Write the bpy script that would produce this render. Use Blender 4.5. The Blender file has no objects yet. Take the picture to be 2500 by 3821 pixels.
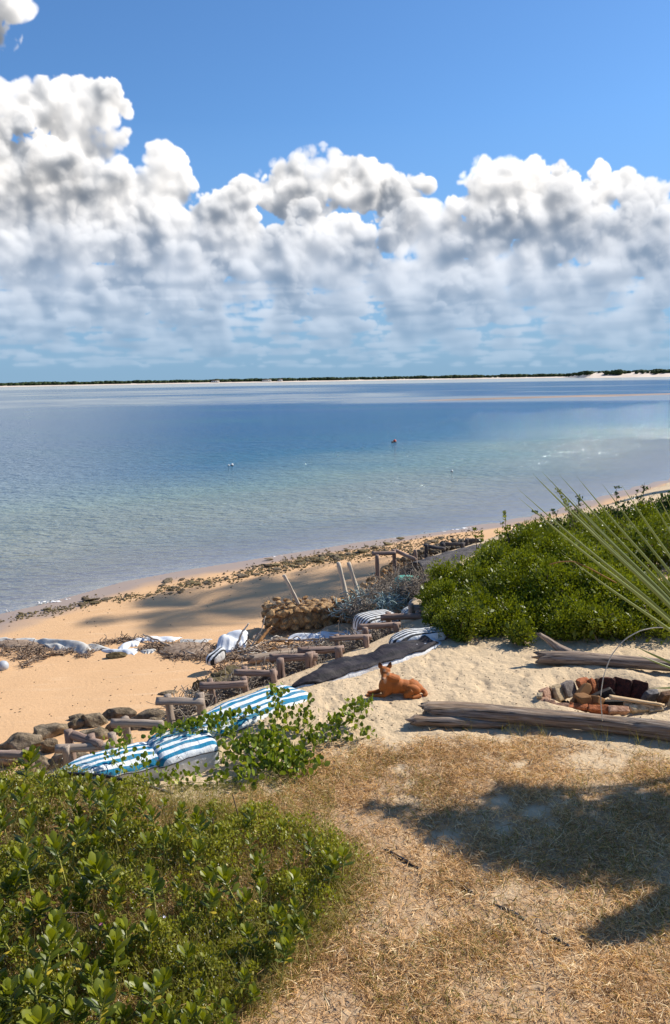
import bpy, math, random
import numpy as np
from mathutils import Vector, Matrix

random.seed(4)
RNG = np.random.default_rng(11)
R = math.radians
SC = bpy.context.scene
COL = SC.collection

# ------------------------------------------------------------------ camera
H = 4.6; PITCH = 9.5; ROLL = 0.95; FOC = 3000.0
cr, sr, cp, sp = math.cos(R(ROLL)), math.sin(R(ROLL)), math.cos(R(PITCH)), math.sin(R(PITCH))
RIGHT = Vector((1, 0, 0)); UP = Vector((0, sp, cp)); FWD = Vector((0, cp, -sp))
CR_ = RIGHT*cr - UP*sr; CU_ = RIGHT*sr + UP*cr
cam_d = bpy.data.cameras.new('camera'); cam = bpy.data.objects.new('camera', cam_d); COL.objects.link(cam)
m = Matrix.Identity(4)
for i in range(3):
    m[i][0] = CR_[i]; m[i][1] = CU_[i]; m[i][2] = -FWD[i]
m[2][3] = H
cam.matrix_world = m
cam_d.sensor_fit = 'VERTICAL'; cam_d.sensor_height = 36.0; cam_d.lens = 36.0*FOC/3821.0
cam_d.clip_start = 0.1; cam_d.clip_end = 12000
SC.camera = cam
SC.render.resolution_x = 670; SC.render.resolution_y = 1024

def ray(px, py):
    return CR_*((px-1250)/FOC) + CU_*((1910.5-py)/FOC) + FWD
def at(px, py, z=0.0):
    """the point of the level z that the photograph shows at px, py"""
    d = ray(px, py); t = (z-H)/d.z
    return Vector((d.x*t, d.y*t, z))
def aty(px, py, y):
    d = ray(px, py); t = y/d.y
    return Vector((d.x*t, y, H+d.z*t))
def ray_azel(px, py):
    d = ray(px, py)
    return math.degrees(math.atan2(d.x, d.y)), math.degrees(math.atan2(d.z, math.hypot(d.x, d.y)))

# ------------------------------------------------------------------ light
SUN_EL = 40.0; SUN_DIR = Vector((0.88*math.cos(R(SUN_EL)), 0.475*math.cos(R(SUN_EL)), math.sin(R(SUN_EL)))).normalized()
sun_d = bpy.data.lights.new('sun', 'SUN'); sun = bpy.data.objects.new('sun', sun_d); COL.objects.link(sun)
sun_d.energy = 5.0; sun_d.angle = R(0.53); sun_d.color = (1.0, 0.93, 0.82)
sun.rotation_euler = SUN_DIR.to_track_quat('Z', 'Y').to_euler()
sun.location = (30, 20, 40)
SC.view_settings.view_transform = 'Standard'; SC.view_settings.look = 'None'
SC.view_settings.exposure = 0.45; SC.view_settings.gamma = 1.0
CLOUDK = 0.78
SC.cycles.max_bounces = 8; SC.cycles.transparent_max_bounces = 12; SC.cycles.diffuse_bounces = 3

CL_AZ=(-34.0,34.0); CL_EL=(-1.0,36.0)
CL_D = 18
def make_clouds(D=18, W=54, seed=7):
    """light marched through a volume of cumulus: returns premultiplied RGB and alpha, rows from the horizon upward"""
    rng=np.random.default_rng(seed)
    U=int((CL_AZ[1]-CL_AZ[0])*D); V=int((CL_EL[1]-CL_EL[0])*D)
    dens=np.zeros((W,V,U),np.float32)
    q=np.sqrt((np.fft.fftfreq(V)[:,None])**2+(np.fft.rfftfreq(U)[None])**2); warp=np.zeros((V,U),np.float32)
    for cell,am in ((46,2.2),(22,1.0),(10,0.3)):
        f=np.fft.rfftn(rng.standard_normal((V,U)))*np.exp(-(np.log(np.maximum(q,1e-4)*cell)/0.5)**2); r=np.fft.irfftn(f,(V,U)); warp+=(am*r/r.std()).astype(np.float32)
    def puff(px,py,rx,ry,w,amp=1.0,rw=None,flat=0.0):
        az,el=ray_azel(px,py); u0=(az-CL_AZ[0])*D; v0=(el-CL_EL[0])*D
        k=D*180.0/(3000*math.pi)
        ru=rx*k; rv=ry*k; rwd=min((rw or 0.5*(rx+ry))*k*0.7,w*0.8,13)
        g=1.5
        a0,a1=max(0,int(u0-ru*g)),min(U,int(u0+ru*g)+2); b0,b1=max(0,int(v0-rv*g)),min(V,int(v0+rv*g)+2); c0,c1=max(0,int(w-rwd*g)),min(W,int(w+rwd*g)+2)
        if a0>=a1 or b0>=b1 or c0>=c1: return
        u=((np.arange(a0,a1)-u0)/ru)[None,None,:]; v=((np.arange(b0,b1)-v0)/rv)[None,:,None]; ww=(np.arange(c0,c1)[:,None,None]-w+warp[None,b0:b1,a0:a1])/rwd
        v=np.where(v<0,v*(1+flat),v)
        d=1-np.sqrt(u*u+v*v+ww*ww)
        s=dens[c0:c1,b0:b1,a0:a1]
        np.maximum(s,((d*1.15+0.02)*amp).astype(np.float32),out=s)
    for p in PUFFS:
        p=(p[0],p[1],p[2],p[3],p[4]+8)+tuple(p[5:])
        puff(*p)
        px,py,rx,ry,w=p[:5]; amp=p[5] if len(p)>5 else 1.0; fl=p[7] if len(p)>7 else 0.0
        if py>980: continue
        for q in range(5 if fl else 9):      # smaller heads budding off each big one
            a=rng.uniform(-0.5,3.64) if not fl else rng.uniform(0.1,3.04); f=rng.uniform(0.55,0.98); sc=rng.uniform(0.22,0.48)
            puff(px+math.cos(a)*rx*f,py-math.sin(a)*ry*f,0.5*(rx+ry)*sc,0.5*(rx+ry)*sc*0.9,w+rng.uniform(-3,3),amp)
    # the far ranks, smaller and flatter towards the horizon
    for i in range(1100):
        t=rng.random(); py=1000+370*t**0.9; px=rng.uniform(-350,2850); s=(1-t)**1.1
        puff(px,py,rng.uniform(50,170)*(0.35+s),rng.uniform(20,50)*(0.22+s*0.8),rng.uniform(26,W-6),rng.uniform(0.35,0.9),rw=rng.uniform(50,110),flat=1.2)
    # ragged cauliflower detail: band-passed spectral noise, folded into billows
    kw=(np.fft.fftfreq(W)[:,None,None]*1.0)**2; kv=(np.fft.fftfreq(V)[None,:,None]*1.1)**2; ku=np.fft.rfftfreq(U)[None,None,:]**2
    kk=np.sqrt(kw+kv+ku).astype(np.float32)
    def band(cell,width=0.55):
        f0=1.0/cell
        f=np.fft.rfftn(rng.standard_normal((W,V,U),dtype=np.float32))
        f*=np.exp(-(np.log(np.maximum(kk,1e-4)/f0)/width)**2)
        r=np.fft.irfftn(f,(W,V,U)).astype(np.float32); return r/r.std()
    n=0.20*band(80,0.7)
    soft=np.clip(0.5+0.45*band(150,0.6),0,1)
    for cell,am in ((42,0.21),(22,0.15),(11,0.075),(6,0.035)):
        n+=am*(1.35*np.abs(np.tanh(band(cell)*0.8)*1.25)-0.75)
    shade=np.clip(0.58+0.50*band(85,0.5),0.15,1.0)
    del kk,kw
    d=np.where(dens>0,dens+n*(1.15-0.35*soft)*NA-0.02,0)
    del n
    d=np.clip(d*(4.6-3.9*soft),0,1); d[1:-1]=0.25*d[:-2]+0.5*d[1:-1]+0.25*d[2:]
    # sunlight comes from the right, above and a little in front: sweep down the rows
    k=0.38
    tau=np.zeros((W,U),np.float32); T=np.empty_like(d)
    for v in range(V-1,-1,-1):
        s=np.empty_like(tau); s[:,:-1]=0.35*tau[:,:-1]+0.65*tau[:,1:]; s[:,-1]=0
        s2=np.empty_like(s); s2[1:]=0.68*s[1:]+0.32*s[:-1]; s2[0]=0.68*s[0]
        tau=s2*(0.978 if v/D+CL_EL[0]>11 else 0.76+0.0175*max(0.0,v/D+CL_EL[0]))+d[:,v,:]*k*(1.0 if v/D+CL_EL[0]>11 else 1.9-0.08*(v/D+CL_EL[0]))
        T[:,v,:]=tau
    up_occ=np.zeros((W,U),np.float32); A=np.empty_like(d)
    for v in range(V-1,-1,-1):
        up_occ=up_occ*(0.965 if v/D+CL_EL[0]>10 else 0.90)+d[:,v,:]*0.10; A[:,v,:]=up_occ
    L=0.70*np.exp(-T*0.5)+0.30*np.exp(-T*0.10)
    amb=0.5+0.5*np.exp(-A*0.85)
    L*=1-(1-shade)*(1-np.exp(-T*0.9)); L*=np.interp(np.arange(V)/D+CL_EL[0],[2,6,10,13],[0.62,0.72,0.88,1.0]).astype(np.float32)[None,:,None]; L[37:]*=0.72; L[2:-2]=0.12*(L[:-4]+L[4:])+0.24*(L[1:-3]+L[3:-1])+0.28*L[2:-2]
    del T,A,shade
    a=1-np.exp(-d*0.55); tr=np.ones((V,U),np.float32); lum=np.zeros((V,U),np.float32); am=np.zeros((V,U),np.float32); dep=np.zeros((V,U),np.float32)
    for w in range(W):
        c=tr*a[w]; lum+=c*L[w]; am+=c*amb[w]; dep+=c*w; tr*=1-a[w]
    alpha=1-tr
    ab_=blur2(alpha,3)+1e-4; lum=lum*0.40+0.60*alpha*blur2(lum,3)/ab_; am=am*0.5+0.5*alpha*blur2(am,3)/ab_
    rgb=np.empty((V,U,3),np.float32)
    sun=np.array(SUNC,np.float32); skyc=np.array(AMBC,np.float32)
    rgb[:]=lum[...,None]*sun+am[...,None]*skyc
    return rgb,alpha
SUNC=(1.40,1.29,1.15); AMBC=(0.22,0.27,0.345); NA=1.12
# x, y, half-width, half-height (in photograph units), depth layer, weight, own depth, flatness
PUFFS=[(20,5,100,60,14),(-30,110,90,70,30,.6),
 # left tower
 (330,420,130,105,20),(270,470,150,100,22),(400,400,70,70,18),(140,400,110,90,27,.85),(70,440,100,100,27,.9),(210,350,90,50,26),(-40,560,160,220,16),
 (400,520,80,50,22),(310,560,110,60,25),
 (600,590,60,60,18),(640,640,70,80,19),(660,700,70,70,20),(570,680,90,80,21),
 (60,690,240,80,13,1,None,0.6),(330,660,170,70,10,1,None,0.4),(160,590,150,70,12),
 (310,720,120,80,24),(250,640,90,60,26,.8),
 (180,830,260,150,14),(470,840,230,140,15),(60,900,240,120,12),(330,930,300,100,13,1,None,0.6),(620,880,120,130,17),(560,960,200,80,14,1,None,.6),
 (830,770,95,70,20),(900,730,60,60,19),(800,860,90,80,20),(880,830,70,70,20),(760,800,60,80,21),
 (930,880,130,60,26),(860,940,150,60,22),(1000,950,180,60,24),(200,1030,330,60,16,.8,None,.8),(700,1040,300,50,20,.8,None,.8),
 # centre grey cloud, behind and soft
 (1180,620,110,70,34,.62),(1050,700,120,80,35,.6),(1290,690,170,90,32,.8),(1420,740,150,80,31,.85),(1330,640,80,50,32,.8),(1120,760,140,70,33,.7),(1500,700,100,50,33,.6),
 (1150,830,80,80,17),(1180,900,120,110,17),(1260,930,120,120,18),(1120,960,110,110,19),(1330,960,70,90,19),(1060,1010,120,70,22),(1230,1040,160,70,19,1,None,.6),
 (1560,830,120,80,20),(1650,860,110,70,20),(1500,890,110,80,21),(1610,930,180,70,20,1,None,.6),(1480,820,60,50,22),
 # right mass
 (1900,720,180,110,19),(1820,760,150,90,20),(2050,760,160,100,18),(2110,810,130,90,18),(1780,700,70,50,24),(1880,640,70,60,21),(1980,650,80,60,20),
 (2090,640,50,35,26),(2130,670,45,40,26),(2230,650,42,42,26),(2240,720,36,50,26),(2200,770,60,40,26),
 (1950,840,240,80,19,1,None,.7),(2330,720,130,70,33,.6),(2480,760,140,70,34,.6),
 (1850,900,60,60,24),(1810,950,60,80,24),(2060,950,190,70,22),(2230,900,180,110,22),(2380,880,120,110,23),(2450,920,90,140,20),(2500,1010,120,110,19),(2330,1000,170,70,22,1,None,.6),
 (1730,1060,150,70,21),(1860,1030,110,60,21),(1620,1090,190,50,22,.9,None,.7),(2000,1090,220,55,22,.9,None,.7),(1450,1060,110,60,20),(1560,990,180,50,26,.8,None,.6),
 (2250,1130,200,40,24,.8,None,.7),(1120,1130,200,40,24,.8,None,.7),(420,1120,220,50,22,.75,None,.7),(100,1170,200,40,24,.7,None,.7)]
def blur2(a,r):
    for ax in (0,1):
        for _ in range(2):
            c=np.cumsum(np.concatenate([np.repeat(np.take(a,[0],ax),r+1,ax),a,np.repeat(np.take(a,[-1],ax),r,ax)],ax),ax)
            n=a.shape[ax]; a=(np.take(c,range(2*r+1,2*r+1+n),ax)-np.take(c,range(0,n),ax))/(2*r+1)
    return a
def cloud_image(K):
    """clouds seen through air that whitens and blues towards the horizon: premultiplied rgb and alpha"""
    rgb,al=make_clouds(); rgb=rgb*K
    V,U=al.shape; el=(np.arange(V)/CL_D+CL_EL[0])[:,None]*np.ones((1,U),np.float32)
    low=np.clip((5.5-el)/5,0,0.6)                       # distant ranks lose their edges
    rb=np.stack([blur2(rgb[...,k],2) for k in range(3)],-1); ab=blur2(al,2)
    rgb=rgb*(1-low[...,None])+rb*low[...,None]; al=al*(1-low)+ab*low
    hz=(np.clip(1-el/12.5,0,1)**1.1*0.86)[...,None]
    t=np.clip(el/14,0,1)[...,None]
    hc=np.array(HAZE0,np.float32)*(1-t)+np.array(HAZE1,np.float32)*t
    rgb=rgb*(1-hz)+al[...,None]*hz*hc*(1.0+0.12*(1-t))
    bga=np.clip(1.02-np.abs(el)/16,0,1)**0.8
    out=rgb+((1-al)*bga)[...,None]*hc
    return out.astype(np.float32),(al+(1-al)*bga).astype(np.float32)
HAZE0=(0.195,0.325,0.455); HAZE1=(0.150,0.310,0.600)


class NT:
    def __init__(s, tree): s.t = tree; s.n = tree.nodes; s.l = tree.links
    def node(s, kind, ins={}, **props):
        n = s.n.new(kind)
        for k, v in props.items(): setattr(n, k, v)
        for k, v in ins.items():
            if isinstance(v, bpy.types.NodeSocket): s.l.new(v, n.inputs[k])
            else: n.inputs[k].default_value = v
        return n
    def math(s, op, a, b=0.0, c=0.0, clamp=False):
        return s.node('ShaderNodeMath', {0: a, 1: b, 2: c}, operation=op, use_clamp=clamp).outputs[0]
    def mix(s, f, a, b, blend='MIX'):
        n = s.node('ShaderNodeMix', {}, data_type='RGBA', blend_type=blend)
        for k, v in ((0, f), (6, a), (7, b)):
            if isinstance(v, bpy.types.NodeSocket): s.l.new(v, n.inputs[k])
            elif k == 0: n.inputs[k].default_value = v
            else: n.inputs[k].default_value = (v[0], v[1], v[2], 1)
        return n.outputs[2]
    def ramp(s, f, stops):
        n = s.node('ShaderNodeValToRGB', {0: f}); e = n.color_ramp.elements
        while len(e) < len(stops): e.new(0.5)
        for i, (p, c) in enumerate(stops):
            e[i].position = p; e[i].color = (c[0], c[1], c[2], 1) if not isinstance(c, (int, float)) else (c, c, c, 1)
        return n.outputs[0]
    def noise(s, scale, detail=4, rough=0.55, vec=None, dist=0.0):
        ins = {'Scale': scale, 'Detail': detail, 'Roughness': rough, 'Distortion': dist}
        if vec is not None: ins['Vector'] = vec
        return s.node('ShaderNodeTexNoise', ins).outputs[0]
    def attr(s, name): return s.node('ShaderNodeAttribute', attribute_name=name)

world = bpy.data.worlds.new('World'); SC.world = world; world.use_nodes = True
w = NT(world.node_tree); w.n.clear()
rgb, al = cloud_image(CLOUDK)
Vn, Un = al.shape
img = bpy.data.images.new('clouds', Un, Vn, alpha=True, float_buffer=True)
img.colorspace_settings.name = 'Non-Color'; img.alpha_mode = 'CHANNEL_PACKED'
buf = np.concatenate((rgb, al[..., None]), -1).astype(np.float32)
img.pixels.foreach_set(buf.ravel()); img.update(); img.pack()
del rgb, al, buf
geo = w.node('ShaderNodeTexCoord').outputs['Generated']
sep = w.node('ShaderNodeSeparateXYZ', {0: geo})
az = w.math('ARCTAN2', sep.outputs[0], sep.outputs[1]); elv = w.math('ARCSINE', sep.outputs[2])
def mapr(v, a, b): return w.math('DIVIDE', w.math('SUBTRACT', w.math('MULTIPLY', v, 180/math.pi), a), b-a)
uv = w.node('ShaderNodeCombineXYZ', {0: w.math('PINGPONG', mapr(az, *CL_AZ), 0.9995), 1: mapr(elv, *CL_EL)}).outputs[0]
im = w.node('ShaderNodeTexImage', {'Vector': uv}, image=img, extension='CLIP', interpolation='Cubic')
sky = w.node('ShaderNodeTexSky', sky_type='NISHITA', sun_disc=False, sun_elevation=R(SUN_EL), sun_rotation=math.atan2(SUN_DIR.x, SUN_DIR.y),
             altitude=0, air_density=1.0, dust_density=0.35, ozone_density=3.0)
skyc = w.mix(1.0, sky.outputs[0], (0.47, 0.69, 0.89), 'MULTIPLY')
WS = 0.12
one_minus = w.math('SUBTRACT', 1.0, im.outputs['Alpha'])
skyp = w.node('ShaderNodeVectorMath', {0: skyc}, operation='SCALE'); w.l.new(one_minus, skyp.inputs['Scale'])
clp = w.node('ShaderNodeVectorMath', {0: im.outputs['Color']}, operation='SCALE'); clp.inputs['Scale'].default_value = 1/WS
tot = w.node('ShaderNodeVectorMath', {0: skyp.outputs[0], 1: clp.outputs[0]}, operation='ADD')
bg = w.node('ShaderNodeBackground', {'Color': tot.outputs[0], 'Strength': WS})
out = w.node('ShaderNodeOutputWorld', {'Surface': bg.outputs[0]})

# ------------------------------------------------------------------ helpers
def hash2(ix, iy, seed):
    h = (ix.astype(np.int64)*374761393+iy.astype(np.int64)*668265263+seed*1442695041) & 0xFFFFFFFF
    h = ((h ^ (h >> 13))*1274126177) & 0xFFFFFFFF
    return ((h ^ (h >> 16)) & 0xFFFF)/65535.0
def vnoise(x, y, seed=0):
    ix = np.floor(x); iy = np.floor(y); fx = x-ix; fy = y-iy
    fx = fx*fx*fx*(fx*(fx*6-15)+10); fy = fy*fy*fy*(fy*(fy*6-15)+10)
    a = hash2(ix, iy, seed); b = hash2(ix+1, iy, seed); c = hash2(ix, iy+1, seed); d = hash2(ix+1, iy+1, seed)
    return (a*(1-fx)+b*fx)*(1-fy)+(c*(1-fx)+d*fx)*fy
def fbm(x, y, seed=0, o=4):
    s = 0.0; a = 0.5; t = 0
    for i in range(o):
        c, q = math.cos(i*0.9), math.sin(i*0.9)
        s = s+a*vnoise((x*c-y*q)*2**i+13.7*i, (x*q+y*c)*2**i-7.1*i, seed+i); t += a; a *= 0.5
    return s/t
def noise3(P, scale, seed):
    """cheap smooth 3-D noise in -1..1 from sums of sines in random directions"""
    r = np.random.default_rng(seed); s = np.zeros(len(P))
    for o in range(4):
        for k in range(4):
            d = r.normal(size=3); d /= np.linalg.norm(d)
            s += np.sin(P@d*scale*(1.9**o)*r.uniform(0.7, 1.3)+r.uniform(0, 6.28))*0.5**o
    return s/3.6

def mk(name, V, F, mat=None, parent=None, attrs=None, smooth=False, top=None):
    """one mesh object; V (n,3), F array or list of arrays of faces; verts are in world space and moved to the object's base"""
    V = np.asarray(V, np.float64)
    if not isinstance(F, (list, tuple)): F = [F]
    F = [np.asarray(f, np.int32) for f in F if len(f)]
    if parent is not None: o0 = np.array(parent['_abs'])
    else: o0 = np.array(((V[:, 0].min()+V[:, 0].max())/2, (V[:, 1].min()+V[:, 1].max())/2, V[:, 2].min())) if top is None else np.array(top)
    me = bpy.data.meshes.new(name)
    me.vertices.add(len(V)); me.vertices.foreach_set('co', (V-o0).astype(np.float32).ravel())
    tot = np.concatenate([np.full(len(f), f.shape[1], np.int32) for f in F]); idx = np.concatenate([f.ravel() for f in F])
    me.loops.add(len(idx)); me.loops.foreach_set('vertex_index', idx)
    me.polygons.add(len(tot)); st = np.zeros(len(tot), np.int32); st[1:] = np.cumsum(tot)[:-1]
    me.polygons.foreach_set('loop_start', st); me.polygons.foreach_set('loop_total', tot)
    if smooth: me.polygons.foreach_set('use_smooth', np.ones(len(tot), bool))
    for k, a in (attrs or {}).items():
        a = np.asarray(a, np.float32)
        if a.ndim == 1: at_ = me.attributes.new(k, 'FLOAT', 'POINT'); at_.data.foreach_set('value', a)
        else: at_ = me.attributes.new(k, 'FLOAT_VECTOR', 'POINT'); at_.data.foreach_set('vector', a.ravel())
    me.update(calc_edges=True)
    if mat: me.materials.append(mat)
    o = bpy.data.objects.new(name, me); COL.objects.link(o)
    if parent is not None: o.parent = parent; o['_abs'] = list(map(float, parent['_abs']))
    else: o.location = o0; o['_abs'] = list(map(float, o0))
    return o
def tag(o, label=None, cat=None, group=None, kind=None):
    if label: o['label'] = label
    if cat: o['category'] = cat
    if group: o['group'] = group
    if kind: o['kind'] = kind
    return o
def thing(name, label, cat, loc, group=None):
    o = bpy.data.objects.new(name, None); COL.objects.link(o); o.location = loc; o['_abs'] = list(map(float, loc))
    o.empty_display_size = 0.1
    return tag(o, label, cat, group)
def dup(o, loc, rot=(0, 0, 0), scale=1.0, label=None):
    r = o.copy(); COL.objects.link(r); r.location = loc; r.rotation_euler = rot; r.scale = (scale,)*3
    if label: r['label'] = label
    for ch in list(o.children):
        c = ch.copy(); COL.objects.link(c); c.parent = r
    return r

class Geo:
    """collects tubes, boxes and sheets for one mesh"""
    def __init__(s): s.V = []; s.F = {3: [], 4: []}; s.G = []; s.n = 0
    def add(s, V, F, G=None):
        V = np.asarray(V, float); F = F if isinstance(F, list) else [F]
        for f in F:
            f = np.asarray(f, int)
            if len(f): s.F[f.shape[1]].append(f+s.n)
        s.V.append(V); s.G.append(np.zeros((len(V), 3)) if G is None else G); s.n += len(V)
    def build(s, name, mat, parent=None, smooth=True, attrs=None, top=None):
        V = np.concatenate(s.V); G = np.concatenate(s.G)
        F = [np.concatenate(f) for f in s.F.values() if f]
        a = {'grain': G}; a.update(attrs or {})
        return mk(name, V, F, mat, parent, a, smooth, top)
def tube(P, rad, n=12, rough=0.0, seed=0, flat=1.0, caps=True, knob=0.0):
    """swept round member with grain coordinates (round, along)"""
    P = np.asarray(P, float); N = len(P); rad = np.broadcast_to(np.asarray(rad, float), (N,))
    T = np.gradient(P, axis=0); T /= np.linalg.norm(T, axis=1)[:, None]+1e-9
    ref = np.array((0, 0, 1.0)) if abs(T[:, 2]).mean() < 0.8 else np.array((1.0, 0, 0))
    A = np.cross(T, ref); A /= np.linalg.norm(A, axis=1)[:, None]+1e-9; B = np.cross(A, T)
    th = np.arange(n)/n*2*math.pi
    r = np.random.default_rng(seed)
    prof = 1+rough*sum(r.normal()*np.cos(k*th+r.uniform(0, 6.28))/k for k in range(1, 6))*0.7
    L = np.concatenate(([0], np.cumsum(np.linalg.norm(np.diff(P, axis=0), axis=1))))
    wob = 1+rough*0.5*np.array([[vnoise(np.array([l*6.0+seed]), np.array([t*2.0]), seed)[0]-0.5 for t in th] for l in L])*2 if rough and N*n < 6000 else np.ones((N, n))
    rr = rad[:, None]*prof[None]*wob
    V = P[:, None]+A[:, None]*(np.cos(th)[None, :, None]*rr[..., None])+B[:, None]*(np.sin(th)[None, :, None]*rr[..., None]*flat)
    G = np.zeros((N, n, 3)); G[..., 0] = np.cos(th)*rad.mean(); G[..., 1] = np.sin(th)*rad.mean(); G[..., 2] = L[:, None]
    V = V.reshape(-1, 3); G = G.reshape(-1, 3)
    i = np.arange(N-1)[:, None]*n; j = np.arange(n)[None]; k = (j+1) % n
    F = np.stack((i+j, i+k, i+n+k, i+n+j), -1).reshape(-1, 4)
    T3 = np.zeros((0, 3), int)
    if caps:
        c = len(V); V = np.vstack((V, P[0]-T[0]*knob*rad[0], P[-1]+T[-1]*knob*rad[-1]))
        G = np.vstack((G, (0, 0, -5), (0, 0, -5)))
        jj = np.arange(n); T3 = np.vstack((np.stack((np.full(n, c), (jj+1) % n, jj), -1), np.stack((np.full(n, c+1), (N-1)*n+jj, (N-1)*n+(jj+1) % n), -1)))
    return V, [F, T3], G
def sphere(nu=16, nv=10):
    th = np.linspace(0, math.pi, nv+1)[1:-1]; ph = np.arange(nu)/nu*2*math.pi
    V = [(0, 0, 1)]+[(math.sin(t)*math.cos(p), math.sin(t)*math.sin(p), math.cos(t)) for t in th for p in ph]+[(0, 0, -1)]
    Q = [(1+i*nu+j, 1+(i+1)*nu+j, 1+(i+1)*nu+(j+1) % nu, 1+i*nu+(j+1) % nu) for i in range(nv-2) for j in range(nu)]
    T = [(0, 1+j, 1+(j+1) % nu) for j in range(nu)]+[(len(V)-1, 1+(nv-2)*nu+(j+1) % nu, 1+(nv-2)*nu+j) for j in range(nu)]
    return np.array(V, float), [np.array(Q), np.array(T)]
def rock_verts(seed, sx, sy, sz, rough=0.3, nu=18, nv=11, facets=9):
    """an angular stone: a sphere cut by random planes and weathered with noise"""
    V, F = sphere(nu, nv); r = np.random.default_rng(seed)
    for i in range(facets):
        d = r.normal(size=3); d /= np.linalg.norm(d); h = r.uniform(0.55, 0.85)
        s = V@d; V = V-np.where(s > h, s-h, 0)[:, None]*d
    V = V*(1+rough*0.35*noise3(V, 2.6, seed+1)[:, None]+rough*0.12*noise3(V, 9, seed+2)[:, None])
    return V*np.array((sx, sy, sz)), F
def batch(TV, TF, M, T, tint=None):
    """N transformed copies of one small template as raw arrays"""
    n = len(T); k = len(TV)
    V = np.einsum('nij,kj->nki', M, TV)+T[:, None]
    F = (TF[None]+(np.arange(n)*k)[:, None, None]).reshape(-1, TF.shape[1])
    return V.reshape(-1, 3), F, (np.repeat(tint, k) if tint is not None else None)
def rots(yaw, pitch, roll, s):
    """matrices: local z = growth axis tipped by pitch from the vertical towards yaw, then spun by roll"""
    n = len(yaw); cy, sy, cpi, spi, c0, s0 = np.cos(yaw), np.sin(yaw), np.cos(pitch), np.sin(pitch), np.cos(roll), np.sin(roll)
    Z = np.stack((cy*spi, sy*spi, cpi), -1); X0 = np.stack((cy*cpi, sy*cpi, -spi), -1); Y0 = np.cross(Z, X0)
    X = X0*c0[:, None]+Y0*s0[:, None]; Y = np.cross(Z, X)
    return np.stack((X, Y, Z), -1)*np.broadcast_to(s, (n,))[:, None, None]

# ------------------------------------------------------------------ materials
def pmat(name, rough=0.8, spec=0.3):
    m_ = bpy.data.materials.new(name); m_.use_nodes = True
    t = NT(m_.node_tree); b = t.n['Principled BSDF']; b.inputs['Roughness'].default_value = rough
    b.inputs['Specular IOR Level'].default_value = spec
    return m_, t, b
def bump(t, b, h, strength, dist=0.02):
    n = t.node('ShaderNodeBump', {'Height': h, 'Strength': strength, 'Distance': dist}); t.l.new(n.outputs[0], b.inputs['Normal'])
def simple(name, c1, c2, scale=6, rough=0.8, bstr=0.4, bdist=0.01, spec=0.3, detail=6, stops=(0.3, 0.7), vary=0.0):
    m_, t, b = pmat(name, rough, spec)
    co = t.node('ShaderNodeTexCoord').outputs['Object']
    f = t.noise(scale, detail, 0.6, co)
    c = t.ramp(f, [(stops[0], c1), (stops[1], c2)])
    if vary:
        rn = t.node('ShaderNodeObjectInfo').outputs['Random']
        c = t.mix(1.0, c, t.ramp(rn, [(0.0, (1-vary, 1-vary*1.15, 1-vary*1.3)), (0.5, (1, 1, 1)), (1.0, (1+vary*0.5, 1+vary*0.45, 1+vary*0.3))]), 'MULTIPLY')
    t.l.new(c, b.inputs['Base Color'])
    bump(t, b, t.noise(scale*3, 6, 0.65, co), bstr, bdist)
    return m_
def wood(name, cols, crack=(0.03, 0.02, 0.015), scale=2.0, bstr=0.7):
    m_, t, b = pmat(name, 0.85, 0.2)
    g = t.attr('grain').outputs['Vector']
    mp = t.node('ShaderNodeMapping', {'Vector': g, 'Scale': (34*scale, 34*scale, 1.6*scale**0.5)}).outputs[0]
    mp2 = t.node('ShaderNodeMapping', {'Vector': g, 'Scale': (9*scale**0.5, 9*scale**0.5, 2.2)}).outputs[0]
    f = t.noise(1.0, 7, 0.6, mp, 0.6); f2 = t.noise(1.0, 4, 0.6, mp2)
    c = t.ramp(f, [(0.25, cols[0]), (0.5, cols[1]), (0.75, cols[2])])
    c = t.mix(t.ramp(f2, [(0.4, 0.0), (0.65, 0.6)]), c, cols[3])
    cr1 = t.ramp(f, [(0.34, 1.0), (0.42, 0.0)])
    c = t.mix(cr1, c, crack)
    t.l.new(c, b.inputs['Base Color']); bump(t, b, f, bstr, 0.012)
    return m_
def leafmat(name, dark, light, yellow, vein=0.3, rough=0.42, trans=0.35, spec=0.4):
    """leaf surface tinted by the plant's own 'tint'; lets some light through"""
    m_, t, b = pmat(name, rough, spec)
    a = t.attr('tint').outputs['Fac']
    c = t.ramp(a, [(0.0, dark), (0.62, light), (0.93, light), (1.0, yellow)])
    n = t.noise(60, 3, 0.5, t.node('ShaderNodeTexCoord').outputs['Object'])
    c = t.mix(t.math('MULTIPLY', n, vein), c, tuple(x*0.6 for x in light))
    t.l.new(c, b.inputs['Base Color'])
    tr = t.node('ShaderNodeBsdfTranslucent', {'Color': t.mix(1.0, c, (1.2, 1.15, 0.35), 'MULTIPLY')})
    mx = t.node('ShaderNodeMixShader', {0: trans, 1: b.outputs[0], 2: tr.outputs[0]})
    t.l.new(mx.outputs[0], t.n['Material Output'].inputs['Surface'])
    return m_
M = {}
M['post'] = wood('weathered_post_wood', [(0.12, 0.08, 0.06), (0.30, 0.21, 0.165), (0.50, 0.39, 0.32), (0.21, 0.135, 0.105)])
M['postpale'] = wood('bleached_post_wood', [(0.16, 0.12, 0.09), (0.36, 0.29, 0.23), (0.55, 0.46, 0.37), (0.28, 0.21, 0.16)])
M['pole'] = wood('bleached_pole_wood', [(0.30, 0.24, 0.18), (0.56, 0.48, 0.38), (0.72, 0.64, 0.53), (0.42, 0.34, 0.26)])
M['log'] = wood('grey_driftwood', [(0.03, 0.022, 0.016), (0.20, 0.155, 0.12), (0.50, 0.43, 0.36), (0.26, 0.16, 0.09)], (0.008, 0.006, 0.004), scale=1.5, bstr=1.0)
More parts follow.
